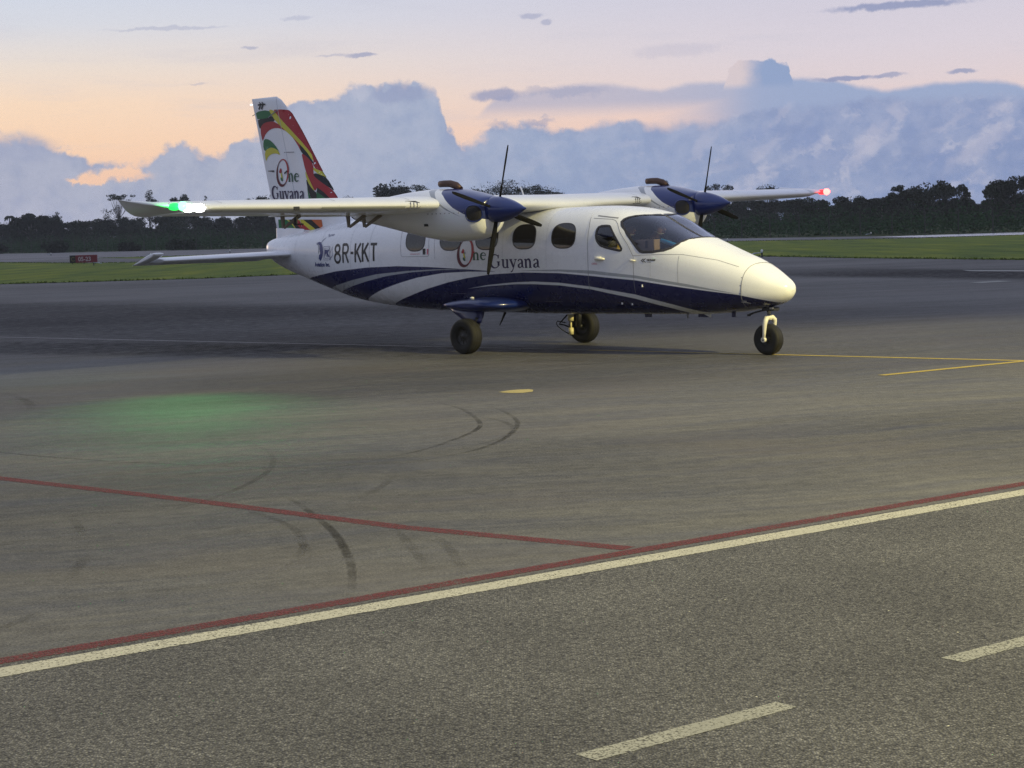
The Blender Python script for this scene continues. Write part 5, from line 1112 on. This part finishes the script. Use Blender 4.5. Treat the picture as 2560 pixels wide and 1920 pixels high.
def paint_mat(name, base, cover, rag):
    """worn road paint: chips and ragged edges let the asphalt below show"""
    m = bpy.data.materials.new(name); m.use_nodes = True; t = m.node_tree; p = t.nodes['Principled BSDF']; N = NB(t); tc = t.nodes.new('ShaderNodeTexCoord'); P_ = tc.outputs['Object']
    u = N.xyz(tc.outputs['UV'])[0]; n1 = N.noise(P_, 42, 5, .7); n2 = N.noise(P_, 2.2, 5, .65); n3 = N.noise(P_, 9, 4, .6); v1 = N.vor(P_, 92)
    e = N.m('ADD', N.m('MULTIPLY', N.m('ABSOLUTE', N.m('SUBTRACT', u, .5)), 2.0), N.m('MULTIPLY', N.m('SUBTRACT', n3, .5), rag)); e = N.m('ADD', e, N.m('MULTIPLY', N.m('SUBTRACT', n1, .5), rag*1.2))
    w = N.m('ADD', N.m('ADD', N.m('MULTIPLY', n1, .55), N.m('MULTIPLY', n2, .35)), N.m('MULTIPLY', v1, .35))
    al = N.m('MULTIPLY', N.ss(e, 1.02, .88), N.ss(w, cover+.14, cover-.10, .12, 1.0))
    t.links.new(al, p.inputs['Alpha']); p.inputs['Roughness'].default_value = .8; p.inputs['Specular IOR Level'].default_value = .3
    t.links.new(N.mix(N.ss(n2, .3, .7), tuple(c*.78 for c in base), base), p.inputs['Base Color']); return m
g_white = paint_mat('white_road_paint', (.43, .42, .36), .70, .28); g_red = paint_mat('red_apron_paint', (.125, .027, .029), .64, .32); g_yel = paint_mat('yellow_taxi_paint', (.40, .30, .06), .76, .25); g_pale = paint_mat('pale_dash_paint', (.30, .30, .27), .68, .28); g_shaded = paint_mat('shaded_taxi_paint', (.26, .25, .24), .72, .3)
def strip(name, pts, w, z, m):
    P = [Vector(q) for q in pts]; n = len(P); V = []; UV = []
    for i in range(n):
        d = (P[min(i+1, n-1)]-P[max(i-1, 0)]).normalized(); q = Vector((-d.y, d.x))*w/2
        V += [(*(P[i]+q), z), (*(P[i]-q), z)]; UV += [(0, i), (1, i)]
    me = bpy.data.meshes.new(name); me.from_pydata(V, [], [(2*i+1, 2*i+3, 2*i+2, 2*i) for i in range(n-1)]); uv = me.uv_layers.new()
    for l in me.loops: uv.data[l.index].uv = UV[l.vertex_index]
    me.materials.append(m); o = bpy.data.objects.new(name, me); COL.objects.link(o); o['kind'] = 'structure'; return o
def line(name, p, q, w, z, m, ext=0.0):
    a, b = Vector(p), Vector(q); d = (b-a).normalized(); return strip(name, [a-d*ext, b+d*ext], w*1.1, z, m)
# road in the foreground beyond the white edge line
WT0, WT1, WB0, WB1 = Vector((-2.34, 8.53)), Vector((3.50, 13.12)), Vector((-2.29, 8.31)), Vector((3.44, 12.89))
dv_ = (WT1-WT0).normalized(); nv = Vector((dv_.y, -dv_.x))
sheet('road', [tuple(WT0-dv_*60+nv*-.05), tuple(WT1+dv_*60+nv*-.05), tuple(WT1+dv_*60+nv*14), tuple(WT0-dv_*60+nv*14)], .002, g_road)
line('road_edge_line', (WT0+WB0)/2, (WT1+WB1)/2, .165, .004, g_white, 40)
line('red_apron_line', (-2.40+.02, 8.66), (3.59, 13.44), .12, .0022, g_red, 40)
strip('red_apron_line', [(-8.35, 19.6), (-4.2, 15.54), (-2.28, 13.8), (-.75, 12.31), (.66, 11.22)], .145, .0018, g_red)
for k in range(-2, 4):
    o_ = Vector((.225, 6.765))+Vector((1.625, 1.345))*k; d_ = Vector((.82, .67)); n_ = Vector((-.635, .77))*.05; s_ = Vector((.022, -.02))
    c_ = o_+d_*.5; strip('road_dash', [o_, o_+d_], .122, .004, g_pale)
line('taxi_line', (1.2, 29.46), (8.6, 23.0), .13, .003, g_yel); line('shaded_taxi_line', (-46, 69), (1.2, 29.46), .11, .003, g_shaded)  # grey stretch is the same yellow line, with shade put into its colour
line('taxi_branch_line', (4.46, 23.10), (7.2, 25.08), .13, .0035, g_yel)
g_patch = ground_mat('yellow_patch_paint', (.40, .33, .13), 'paint'); g_palep = ground_mat('pale_patch_paint', (.27, .27, .25), 'paint')
sheet('faded_mark', [(-.16, 22.34), (-.06, 22.52), (.06, 22.60), (.20, 22.62), (.25, 22.5), (.235, 22.25), (.12, 22.14), (0, 22.16), (-.10, 22.24)], .003, g_patch)
sheet('faded_mark', [(15.6, 66.2), (19, 61.2), (18.6, 59.6), (15.5, 64.6)], .004, g_palep); sheet('faded_mark', [(12.9, 53.9), (13.9, 54.6), (14.1, 53.9), (13.1, 53.2)], .004, g_palep)
# rubber and dark polish on the apron, and shade painted over its unlit left
def stain_mat(name, col, op, sc=(6., 6.)):
    m = bpy.data.materials.new(name); m.use_nodes = True; t = m.node_tree; t.nodes.clear(); N = NB(t); tc = t.nodes.new('ShaderNodeTexCoord')
    u = N.xyz(tc.outputs['UV']); nz = N.noise(tc.outputs['Object'], 4.0, 6, .7); nf = N.noise(tc.outputs['Object'], 60.0, 3, .7)
    e = N.m('MULTIPLY', N.ss(N.m('ABSOLUTE', N.m('SUBTRACT', u[0], .5)), .5, .22), N.m('MULTIPLY', N.ss(u[1], 0, .5), N.ss(u[1], 1, .5)))
    al = N.m('MULTIPLY', N.m('MULTIPLY', e, op), N.m('MULTIPLY', N.ss(nz, .3, .65, .15, 1), N.ss(nf, .25, .6, .5, 1)))
    b = t.nodes.new('ShaderNodeBsdfDiffuse'); b.inputs[0].default_value = (*col, 1); tr = t.nodes.new('ShaderNodeBsdfTransparent'); mx = t.nodes.new('ShaderNodeMixShader')
    t.links.new(al, mx.inputs[0]); t.links.new(tr.outputs[0], mx.inputs[1]); t.links.new(b.outputs[0], mx.inputs[2]); o = t.nodes.new('ShaderNodeOutputMaterial'); t.links.new(mx.outputs[0], o.inputs[0]); return m
m_skid = stain_mat('tyre_rubber_stain', (.024, .023, .023), .5); m_skid3 = stain_mat('thin_rubber_stain', (.028, .027, .026), .22); m_skid2 = stain_mat('faint_rubber_stain', (.030, .029, .028), .2)
def catmull(P, n=10):
    P = [np.array(p, float) for p in P]; P = [2*P[0]-P[1]]+P+[2*P[-1]-P[-2]]; o = []
    for i in range(1, len(P)-2):
        for k in range(n):
            t = k/n; o.append(.5*((2*P[i])+(-P[i-1]+P[i+1])*t+(2*P[i-1]-5*P[i]+4*P[i+1]-P[i+2])*t*t+(-P[i-1]+3*P[i]-3*P[i+1]+P[i+2])*t**3))
    o.append(P[-2]); return o
def stain(name, pts, w, m, z=.0012):
    P = [Vector((p[0], p[1])) for p in catmull(pts)]; n = len(P); V = []; F = []; UV = []
    for i in range(n):
        t = (P[min(i+1, n-1)]-P[max(i-1, 0)]).normalized(); q = Vector((-t.y, t.x))*w/2
        tw = .45+.55*math.sin(math.pi*i/(n-1))**.6 if w < 1 else 1.0; V += [(*(P[i]+q*tw), z), (*(P[i]-q*tw), z)]; UV += [(0, i/(n-1)), (1, i/(n-1))]
    F = [(2*i, 2*i+1, 2*i+3, 2*i+2) for i in range(n-1)]
    me = bpy.data.meshes.new(name); me.from_pydata(V, [], F); uv = me.uv_layers.new()
    for l in me.loops: uv.data[l.index].uv = UV[l.vertex_index]
    me.materials.append(m); o = bpy.data.objects.new(name, me); COL.objects.link(o); o['kind'] = 'structure'; return o
SK = [([(-1.79, 14.07), (-1.64, 13.8), (-1.44, 13.19), (-1.18, 12.22), (-1.01, 11.31), (-.93, 10.68), (-.89, 10.12), (-.88, 9.93)], .075, m_skid),
 ([(-1.09, 21.73), (-.81, 21.2), (-.53, 20.3), (-.34, 19.01), (-.35, 18.24), (-.55, 17.39), (-.84, 16.56), (-1.38, 15.71), (-1.9, 15.0)], .07, m_skid),
 ([(-.37, 20.9), (-.14, 20.18), (.04, 18.91), (-.04, 17.65), (-.28, 16.66), (-.66, 16.02), (-1.1, 15.45)], .07, m_skid),
 ([(-3.12, 13.31), (-2.93, 12.75), (-2.76, 12.14)], .09, m_skid2), ([(-2.63, 11.68), (-2.58, 11.19), (-2.53, 10.66)], .09, m_skid2), ([(-2.66, 9.2), (-2.56, 9.46), (-2.44, 9.95)], .09, m_skid2),
 ([(-1.42, 12.17), (-1.31, 11.7), (-1.21, 11.19)], .09, m_skid2), ([(-.81, 12.39), (-.7, 11.85), (-.56, 11.07), (-.5, 10.6)], .09, m_skid2), ([(-.55, 12.15), (-.43, 11.54), (-.34, 10.96), (-.27, 10.36)], .09, m_skid2), ([(-1.15, 13.52), (-1.0, 14.34), (-.95, 14.94)], .09, m_skid2), ([(-6.58, 24.59), (-6.05, 23.57), (-5.62, 22.35), (-5.41, 21.3)], .15, m_skid2)]
for cx, cy, r_, a0, a1 in ((-4.6, 11.4, 3.3, -20, 50), (-2.6, 18.2, 2.6, -60, 60), (1.5, 24, 9, 190, 262), (-7.5, 15.5, 5.5, -40, 30)):
    SK.append(([(cx+r_*math.cos(R(a)), cy+r_*math.sin(R(a))) for a in np.linspace(a0, a1, 9)], .075, m_skid3))
for pts, w, m in SK: stain('tyre_mark', pts, w, m)
m_dark_patch = stain_mat('dark_polished_asphalt', (.022, .020, .028), .72)
stain('dark_and_shaded_patch', [(7.0, 78), (11, 70), (15, 61.5), (19.5, 53.5), (25, 46)], 9, m_dark_patch, .0008)
stain('dark_and_shaded_patch', [(-40, 74), (-24, 60), (-10, 47), (2, 36), (8, 31)], 19, stain_mat('unlit_apron_shade', (.024, .022, .030), .52), .0008)  # shade of the ground beyond the floodlight, painted as a dark sheet
stain('dark_and_shaded_patch', [(-26, 47), (-12, 37), (-3, 31.2), (2, 28)], 4.0, stain_mat('faint_apron_shade', (.022, .021, .026), .40), .0014)  # narrower sheet of painted shade on the same unlit ground

# ------------------------------------------------------------------ airfield furniture
m_post = mat('dark_post_paint', (.02, .021, .022), .6); m_globe = mat('frosted_globe', (.75, .76, .70), .35); m_solar = mat('pale_solar_panel', (.30, .37, .42), .25, spec=.6)
def edge_light(x, y, label, flip=1, globe=True):
    e = empty('edge_light', label, 'airfield light', (x, y, 0), (0, 0, R(2)))
    m = MB(); m.lathe([(.0, .0), (.09, 0), (.09, .015), (.045, .03), (.042, .22), (.05, .235), (0, .235)], 'Z', (0, 0, 0), 16); m.build('post', m_post, e)
    m = MB(); m.loft([[(-.62*flip, -.05, .135), (-.62*flip, .05, .135), (-.62*flip, .05, .145), (-.62*flip, -.05, .145)], [(-.4*flip, -.11, .18), (-.4*flip, .11, .18), (-.4*flip, .11, .235), (-.4*flip, -.11, .235)], [(.02*flip, -.12, .235), (.02*flip, .12, .235), (.02*flip, .12, .265), (.02*flip, -.12, .265)]], 0, smooth=False); m.build('solar_panel', m_solar, e)
    if globe:
        m = MB(); m.lathe([(0, .25), (.035, .25), (.06, .29), (.068, .33), (.06, .37), (.035, .40), (0, .405)], 'Z', (0, 0, 0), 16); m.build('globe', m_globe, e)
    return e
for x, y, lab, gl in ((-63.6, 268, 'solar edge light with white globe on the far runway edge left of the red sign', True), (13.26, 100.53, 'solar edge light with white globe standing at the grass edge above the aeroplane nose', True), (-38.27, 206.2, 'solar edge light showing just above the drooping tailplane tip', True), (37.0, 196.0, 'small solar edge light on the runway edge below the trees at right', True), (-31.97, 221.4, 'solar edge light on the runway edge above the middle of the tailplane', True), (19.63, 172, 'solar edge light peeping over the top of the aeroplane nose', True)):
    edge_light(x, y, lab, 1, gl)
edge_light(-31.7, 147.2, 'low edge light with a flat plate and no globe in front of the red sign', -1, False)
e = empty('runway_sign', 'low red and black sign with pale numbers standing on the grass beside the runway', 'sign', (-35.1, 159.3, 0), (0, 0, R(3)))
m = MB(); m.box((.21, 0, .43), (1.78, .16, .62), 0, None, .02); m.build('red_panel', mat('sign_red', (.17, .012, .022), .5), e)
m = MB(); m.box((-.92, 0, .43), (.48, .162, .625), 0, None, .02); m.build('black_panel', mat('sign_black', (.012, .011, .01), .5), e)
for x in (-.95, 0, .95):
    m = MB(); m.box((x, 0, .06), (.05, .05, .12), 0); m.build('leg', m_post, e)
def sign_text(s, x0, h, xs, mm):
    F, wd = text2(s, h, 0, xs, .012); m = MB()
    for q in F: m.add([(x0+x, -.0825-.002, .43-h/2+y) for x, y in q], [tuple(range(len(q)))], 0, False)
    m.build('lettering', mm, e)
sign_text('05-23', -.46, .36, .92, mat('sign_white', (.42, .36, .38), .5)); sign_text('C', -1.06, .36, .9, mat('sign_yellow', (.12, .10, .035), .5))

# ------------------------------------------------------------------ boundary fence
fa = [np.array(q) for q in far]; 
def along(P, step, off):
    P = [np.array(q, float) for q in P]; o = []; carry = 0
    for i in range(len(P)-1):
        d = P[i+1]-P[i]; L = np.linalg.norm(d); d = d/L; n = np.array([-d[1], d[0]]); n = n if n[1] > 0 else -n
        s = carry
        while s < L: o.append((P[i]+d*s+n*off, d)); s += step
        carry = s-L
    return o
fence = empty('boundary_fence', 'tall dark wire fence on posts along the far side of the runway', 'fence')
fl_path = [(-116, 385), (-92.27, 356), (-46.99, 299), (.54, 252), (23.97, 222), (42.4, 200), (64.5, 172), (74, 160)]
posts = along(fl_path, 4.3, 0)
pm_ = MB(); pm_.box((0, 0, 1.15), (.09, .09, 2.3), 0); pm_.tube([(0, 0, 2.28), (.0, -.32, 2.62)], .035, 6); p0 = None
for q, d in posts[:98]:
    if p0 is None: p0 = pm_.build('post', m_post, fence)
    else: c = p0.copy(); COL.objects.link(c); c.parent = fence; p0_ = c
    o = p0 if q is posts[0][0] else p0_
    o.location = (q[0], q[1], 0); o.rotation_euler = (0, 0, math.atan2(d[1], d[0]))
m = MB(); QQ = [p for p, d in posts]
for z in (.1, .5, .9, 1.3, 1.7, 2.1, 2.25): m.tube([(q[0], q[1], z) for q in QQ], .012, 4)
for z, o_ in ((2.42, .14), (2.6, .3)): m.tube([(q[0]+.0, q[1]-o_, z) for q in QQ], .01, 4)
m.build('wire_strands', m_post, fence)

# ------------------------------------------------------------------ vegetation
def leafmat(name, base):
    m = bpy.data.materials.new(name); m.use_nodes = True; t = m.node_tree; p = t.nodes['Principled BSDF']; N = NB(t)
    tc = t.nodes.new('ShaderNodeTexCoord'); g = t.nodes.new('ShaderNodeNewGeometry'); oi = t.nodes.new('ShaderNodeObjectInfo')
    f = N.m('ADD', N.m('MULTIPLY', g.outputs['Random Per Island'], .6), N.m('ADD', N.m('MULTIPLY', N.noise(tc.outputs['Object'], .5, 3), .5), N.m('MULTIPLY', N.m('SUBTRACT', oi.outputs['Random'], .4), .55)))
    t.links.new(N.ramp(f, [(.2, tuple(c*.65 for c in base)), (.55, base), (.95, tuple(c*1.35 for c in base))]), p.inputs['Base Color'])
    p.inputs['Roughness'].default_value = .75; p.inputs['Specular IOR Level'].default_value = .06; return m
l_dark = leafmat('dark_foliage', (.022, .028, .018)); l_mid = leafmat('mid_foliage', (.030, .040, .022)); l_under = leafmat('undergrowth_foliage', (.024, .056, .022)); m_bark = mat('grey_bark', (.10, .09, .08), .85, var=.3); m_palebark = mat('pale_bark', (.24, .22, .20), .85, var=.3)
def leaves(mb, c, r, n, size, rg, shell=.55):
    u = rg.normal(size=(n, 3)); u /= np.linalg.norm(u, axis=1)[:, None]
    rad = (shell+(1-shell)*rg.random(n)**.6); P = np.array(c)+u*rad[:, None]*np.array(r)
    a = rg.normal(size=(n, 3)); a /= np.linalg.norm(a, axis=1)[:, None]; b = np.cross(a, rg.normal(size=(n, 3))); b /= np.linalg.norm(b, axis=1)[:, None]
    s = size*(.6+.8*rg.random(n))[:, None]
    V = np.stack([P-a*s, P-b*s*.55, P+a*s, P+b*s*.55], 1).reshape(-1, 3); k = len(mb.v)
    mb.v += [tuple(q) for q in V.tolist()]; mb.f += [(k+4*i, k+4*i+1, k+4*i+2, k+4*i+3) for i in range(n)]; mb.mi += [0]*n; mb.sm += [False]*n
def build_tree(kind, H, W, seed):
    """meshes (crown, trunk) of a tree of height H and crown half width W"""
    rg = np.random.default_rng(seed); cr = MB(); tr = MB(); lim = []
    if kind == 'dome':
        bl = [((0, 0, H*.56), (W*.95, W*.95, H*.40))]
        for k in range(16):
            q = rg.random()*6.28; e = rg.random(); rr = W*(.92-.45*e)*(.8+.4*rg.random()); bl.append(((rr*math.cos(q), rr*math.sin(q), H*(.34+.53*e)), (W*.34*(.7+.6*rg.random()),)*2+(H*.13*(.7+.7*rg.random()),)))
        for k in range(6): q = rg.random()*6.28; bl.append(((W*.8*math.cos(q), W*.8*math.sin(q), H*.2), (W*.4, W*.4, H*.2)))
        n, sz, th = 330, .055*H**.5*1.45, .035*H
    elif kind == 'flat':
        bl = [((0, 0, H*.80), (W*.9, W*.9, H*.16))]
        for k in range(17):
            q = rg.random()*6.28; rr = W*(.2+.75*rg.random()); bl.append(((rr*math.cos(q), rr*math.sin(q), H*(.70+.24*rg.random()*(1-.5*rr/W))), (W*.27, W*.27, H*.055*(.7+.7*rg.random()))))
        for k in range(5): q = rg.random()*6.28; bl.append(((W*.5*math.cos(q), W*.5*math.sin(q), H*.45), (W*.4, W*.4, H*.25)))
        n, sz, th = 200, .15, .03*H
    elif kind == 'umbrella':
        bl = []
        for k in range(17):
            q = rg.random()*6.28; rr = W*(.1+.9*rg.random()); bl.append(((rr*math.cos(q), rr*math.sin(q), H*(.99-.13*rg.random()-.07*(rr/W))), (W*.20, W*.20, H*.022)))
        for k in range(7): q = rg.random()*6.28; bl.append(((W*.45*math.cos(q)+W*.3, W*.45*math.sin(q), H*(.45+.3*rg.random())), (W*.26, W*.26, H*.05)))
        n, sz, th = 80, .15, .02*H
    elif kind == 'airy':
        bl = []
        for k in range(20):
            e = rg.random(); q = rg.random()*6.28; rr = W*(1-.75*e)*rg.random()**.5; bl.append(((rr*math.cos(q), rr*math.sin(q), H*(.42+.54*e)), (W*.30, W*.30, H*.055)))
        n, sz, th = 120, .15, .022*H
    elif kind == 'bare':
        bl = []
        for k in range(12):
            e = rg.random(); q = rg.random()*6.28; rr = W*(.95-.5*e)*rg.random()**.5; bl.append(((rr*math.cos(q), rr*math.sin(q), H*(.60+.38*e)), (W*.22, W*.22, H*.03)))
        n, sz, th = 42, .13, .018*H
    if kind == 'palm':
        tr.tube([(0, 0, 0), (.2, 0, H*.5), (.1, 0, H-.5)], [.22, .16, .13], 8)
        for k in range(17):
            q = 6.28*k/17+rg.random()*.3; L = W*(1.5+.5*rg.random()); el = rg.uniform(-.1, 1.1); pts = []
            for s in np.linspace(0, 1, 9): pts.append((.1+L*s*math.cos(q)*math.cos(el*(1-s*.4)), L*s*math.sin(q)*math.cos(el*(1-s*.4)), H-.5+L*s*math.sin(el)-1.1*L*s*s*.75))
            for i in range(8):
                for sg in (1, -1):
                    a, b = np.array(pts[i]), np.array(pts[i+1]); side = np.array([-math.sin(q), math.cos(q), -.6])*sg*.34*(1-abs(i/8-.35))
                    cr.add([a, b, b+side*.8, a+side], [(0, 1, 2, 3)], 0, False)
    else:
        lean = rg.uniform(-.03, .03)*H
        fork = H*(.3 if kind in ('dome', 'flat') else .45)
        tr.tube([(0, 0, 0), (lean*.3, 0, fork*.5), (lean, 0, fork), (lean*.8, .1, H*.72)], [th, th*.8, th*.62, th*.3], 9)
        for c, r in bl:
            leaves(cr, c, r, int(n*(1.0 if len(bl) < 2 else max(.5, min(2.2, r[0]/(W*.3))))), sz, rg, .35)
            m0 = np.array([lean, 0, fork+.1*H*rg.random()]); m1 = np.array(c); mid = (m0+m1)/2+np.array([0, 0, -.04*H])
            tr.tube([m0, mid, m1], [th*.34, th*.2, th*.06], 5)
    return cr, tr
kcount = {}
proto = {}
for i, (kind, x, y, zt, hw, label, group) in enumerate(TREES):
    y += rng.uniform(-4, 4); rt = empty('palm_tree' if kind == 'palm' else 'tree', label, 'palm' if kind == 'palm' else 'tree', (x, y, 0), (0, 0, rng.uniform(0, 6.28)), group)
    key = None
    if group:
        key = ('dome', int(rng.integers(0, 6)))
        if key not in proto:
            cr, tr = build_tree('dome', 8.0, 4.2, 900+key[1]); proto[key] = (cr, tr, None)
        if proto[key][2] is None:
            a = proto[key][0].build('crown', l_dark, rt); b = proto[key][1].build('trunk', m_bark, rt); proto[key] = proto[key][:2]+((a, b),)
        else:
            for q in proto[key][2]:
                c = q.copy(); COL.objects.link(c); c.parent = rt
        rt.scale = (hw/4.2*1.3, hw/4.2*1.3, zt/8.0*1.10)
    else:
        cr, tr = build_tree(kind, zt, max(hw, .6), 100+i); cr.build('crown', l_mid if kind in ('airy', 'bare', 'umbrella') else l_dark, rt); tr.build('trunk', m_palebark if kind in ('umbrella', 'bare') else m_bark, rt)
# undergrowth beyond the fence: one uncountable leafy mass
ug = MB(); rgu = np.random.default_rng(5)
for q, d in along([(-135, 412)]+fl_path[1:]+[(90, 140)], 1.5, 0):
    n = np.array([-d[1], d[0]]); n = n if n[1] > 0 else -n
    for row, (off, hh) in enumerate(((3.0, 1.6), (7.0, 2.1), (13.0, 2.6), (22., 3.2), (34., 3.6))):
        c = q+n*(off+rgu.uniform(-1.5, 1.5)); h = hh*(.75+.5*rgu.random())
        leaves(ug, (c[0], c[1], h*.45), (1.9, 1.9, h*.55), 64 if row < 2 else 46, .17, rgu, .4)
uo = ug.build('undergrowth', l_under); tag(uo, 'dark green undergrowth massed behind the boundary fence', 'undergrowth', None, 'stuff')
for x, y, w, h, lab in ((-77, 330, 3.0, 2.2, 'dark rounded bush in front of the fence at the far left, behind the white-globed light'), (-62.5, 318, 2.0, 1.7, 'dark bush at the foot of the fence above the runway sign'), (-51.5, 306, 3.4, 1.8, 'wide low bush at the foot of the fence left of the near wing tip'), (-94.5, 356, 2.4, 1.8, 'dark bush at the foot of the fence at the left edge')):
    b = MB(); rg = np.random.default_rng(int(w*100))
    for k in range(9): leaves(b, (rg.uniform(-w*.6, w*.6), rg.uniform(-.8, .8), h*rg.uniform(.25, .65)), (w*.45, w*.4, h*.35), 160, .22, rg, .4)
    rt = empty('bush', lab, 'bush', (x, y, 0)); b.build('foliage', l_dark, rt); s_ = MB(); s_.tube([(0, 0, 0), (.1, 0, h*.5)], [.08, .04], 6); s_.build('stem', m_bark, rt)
# blades along the grass edges
gb = MB(); rgg = np.random.default_rng(3)
for P_, cnt in ((GD['grass_near'], 60), (GD['grass_far'], 60), (GD['wedge'], 40)):
    for i in range(len(P_)-1):
        a, b = np.array(P_[i]), np.array(P_[i+1]); L = np.linalg.norm(b-a); k = int(L*22)
        t = rgg.random(k)[:, None]; C = a+(b-a)*t+rgg.normal(size=(k, 2))*.18
        for cx, cy in C: 
            q = rgg.random()*6.28; w_ = .04+.05*rgg.random(); h = .03+.08*rgg.random(); gb.add([(cx-w_*math.cos(q), cy-w_*math.sin(q), .01), (cx+w_*math.cos(q), cy+w_*math.sin(q), .01), (cx+.05*rgg.normal(), cy, h)], [(0, 1, 2)], 0, False)
tag(gb.build('grass_tufts', leafmat('grass_blades', (.11, .155, .03))), 'short grass tufts fringing the verge beside the taxiway', 'grass', None, 'stuff')
bpy.context.view_layer.update()
# thin evening haze between the apron and the far wood
def haze(density):
    m = bpy.data.materials.new('haze_air'); m.use_nodes = True; t = m.node_tree; t.nodes.clear()
    v = t.nodes.new('ShaderNodeVolumePrincipled'); v.inputs['Color'].default_value = (.82, .86, .90, 1); v.inputs['Density'].default_value = density; v.inputs['Anisotropy'].default_value = .2
    o = t.nodes.new('ShaderNodeOutputMaterial'); t.links.new(v.outputs[0], o.inputs['Volume'])
    mb = MB(); mb.box((0, 260, 9.5), (900, 720, 23), 0); b = mb.build('haze', m); b['kind'] = 'stuff'; return b
haze(.00024)
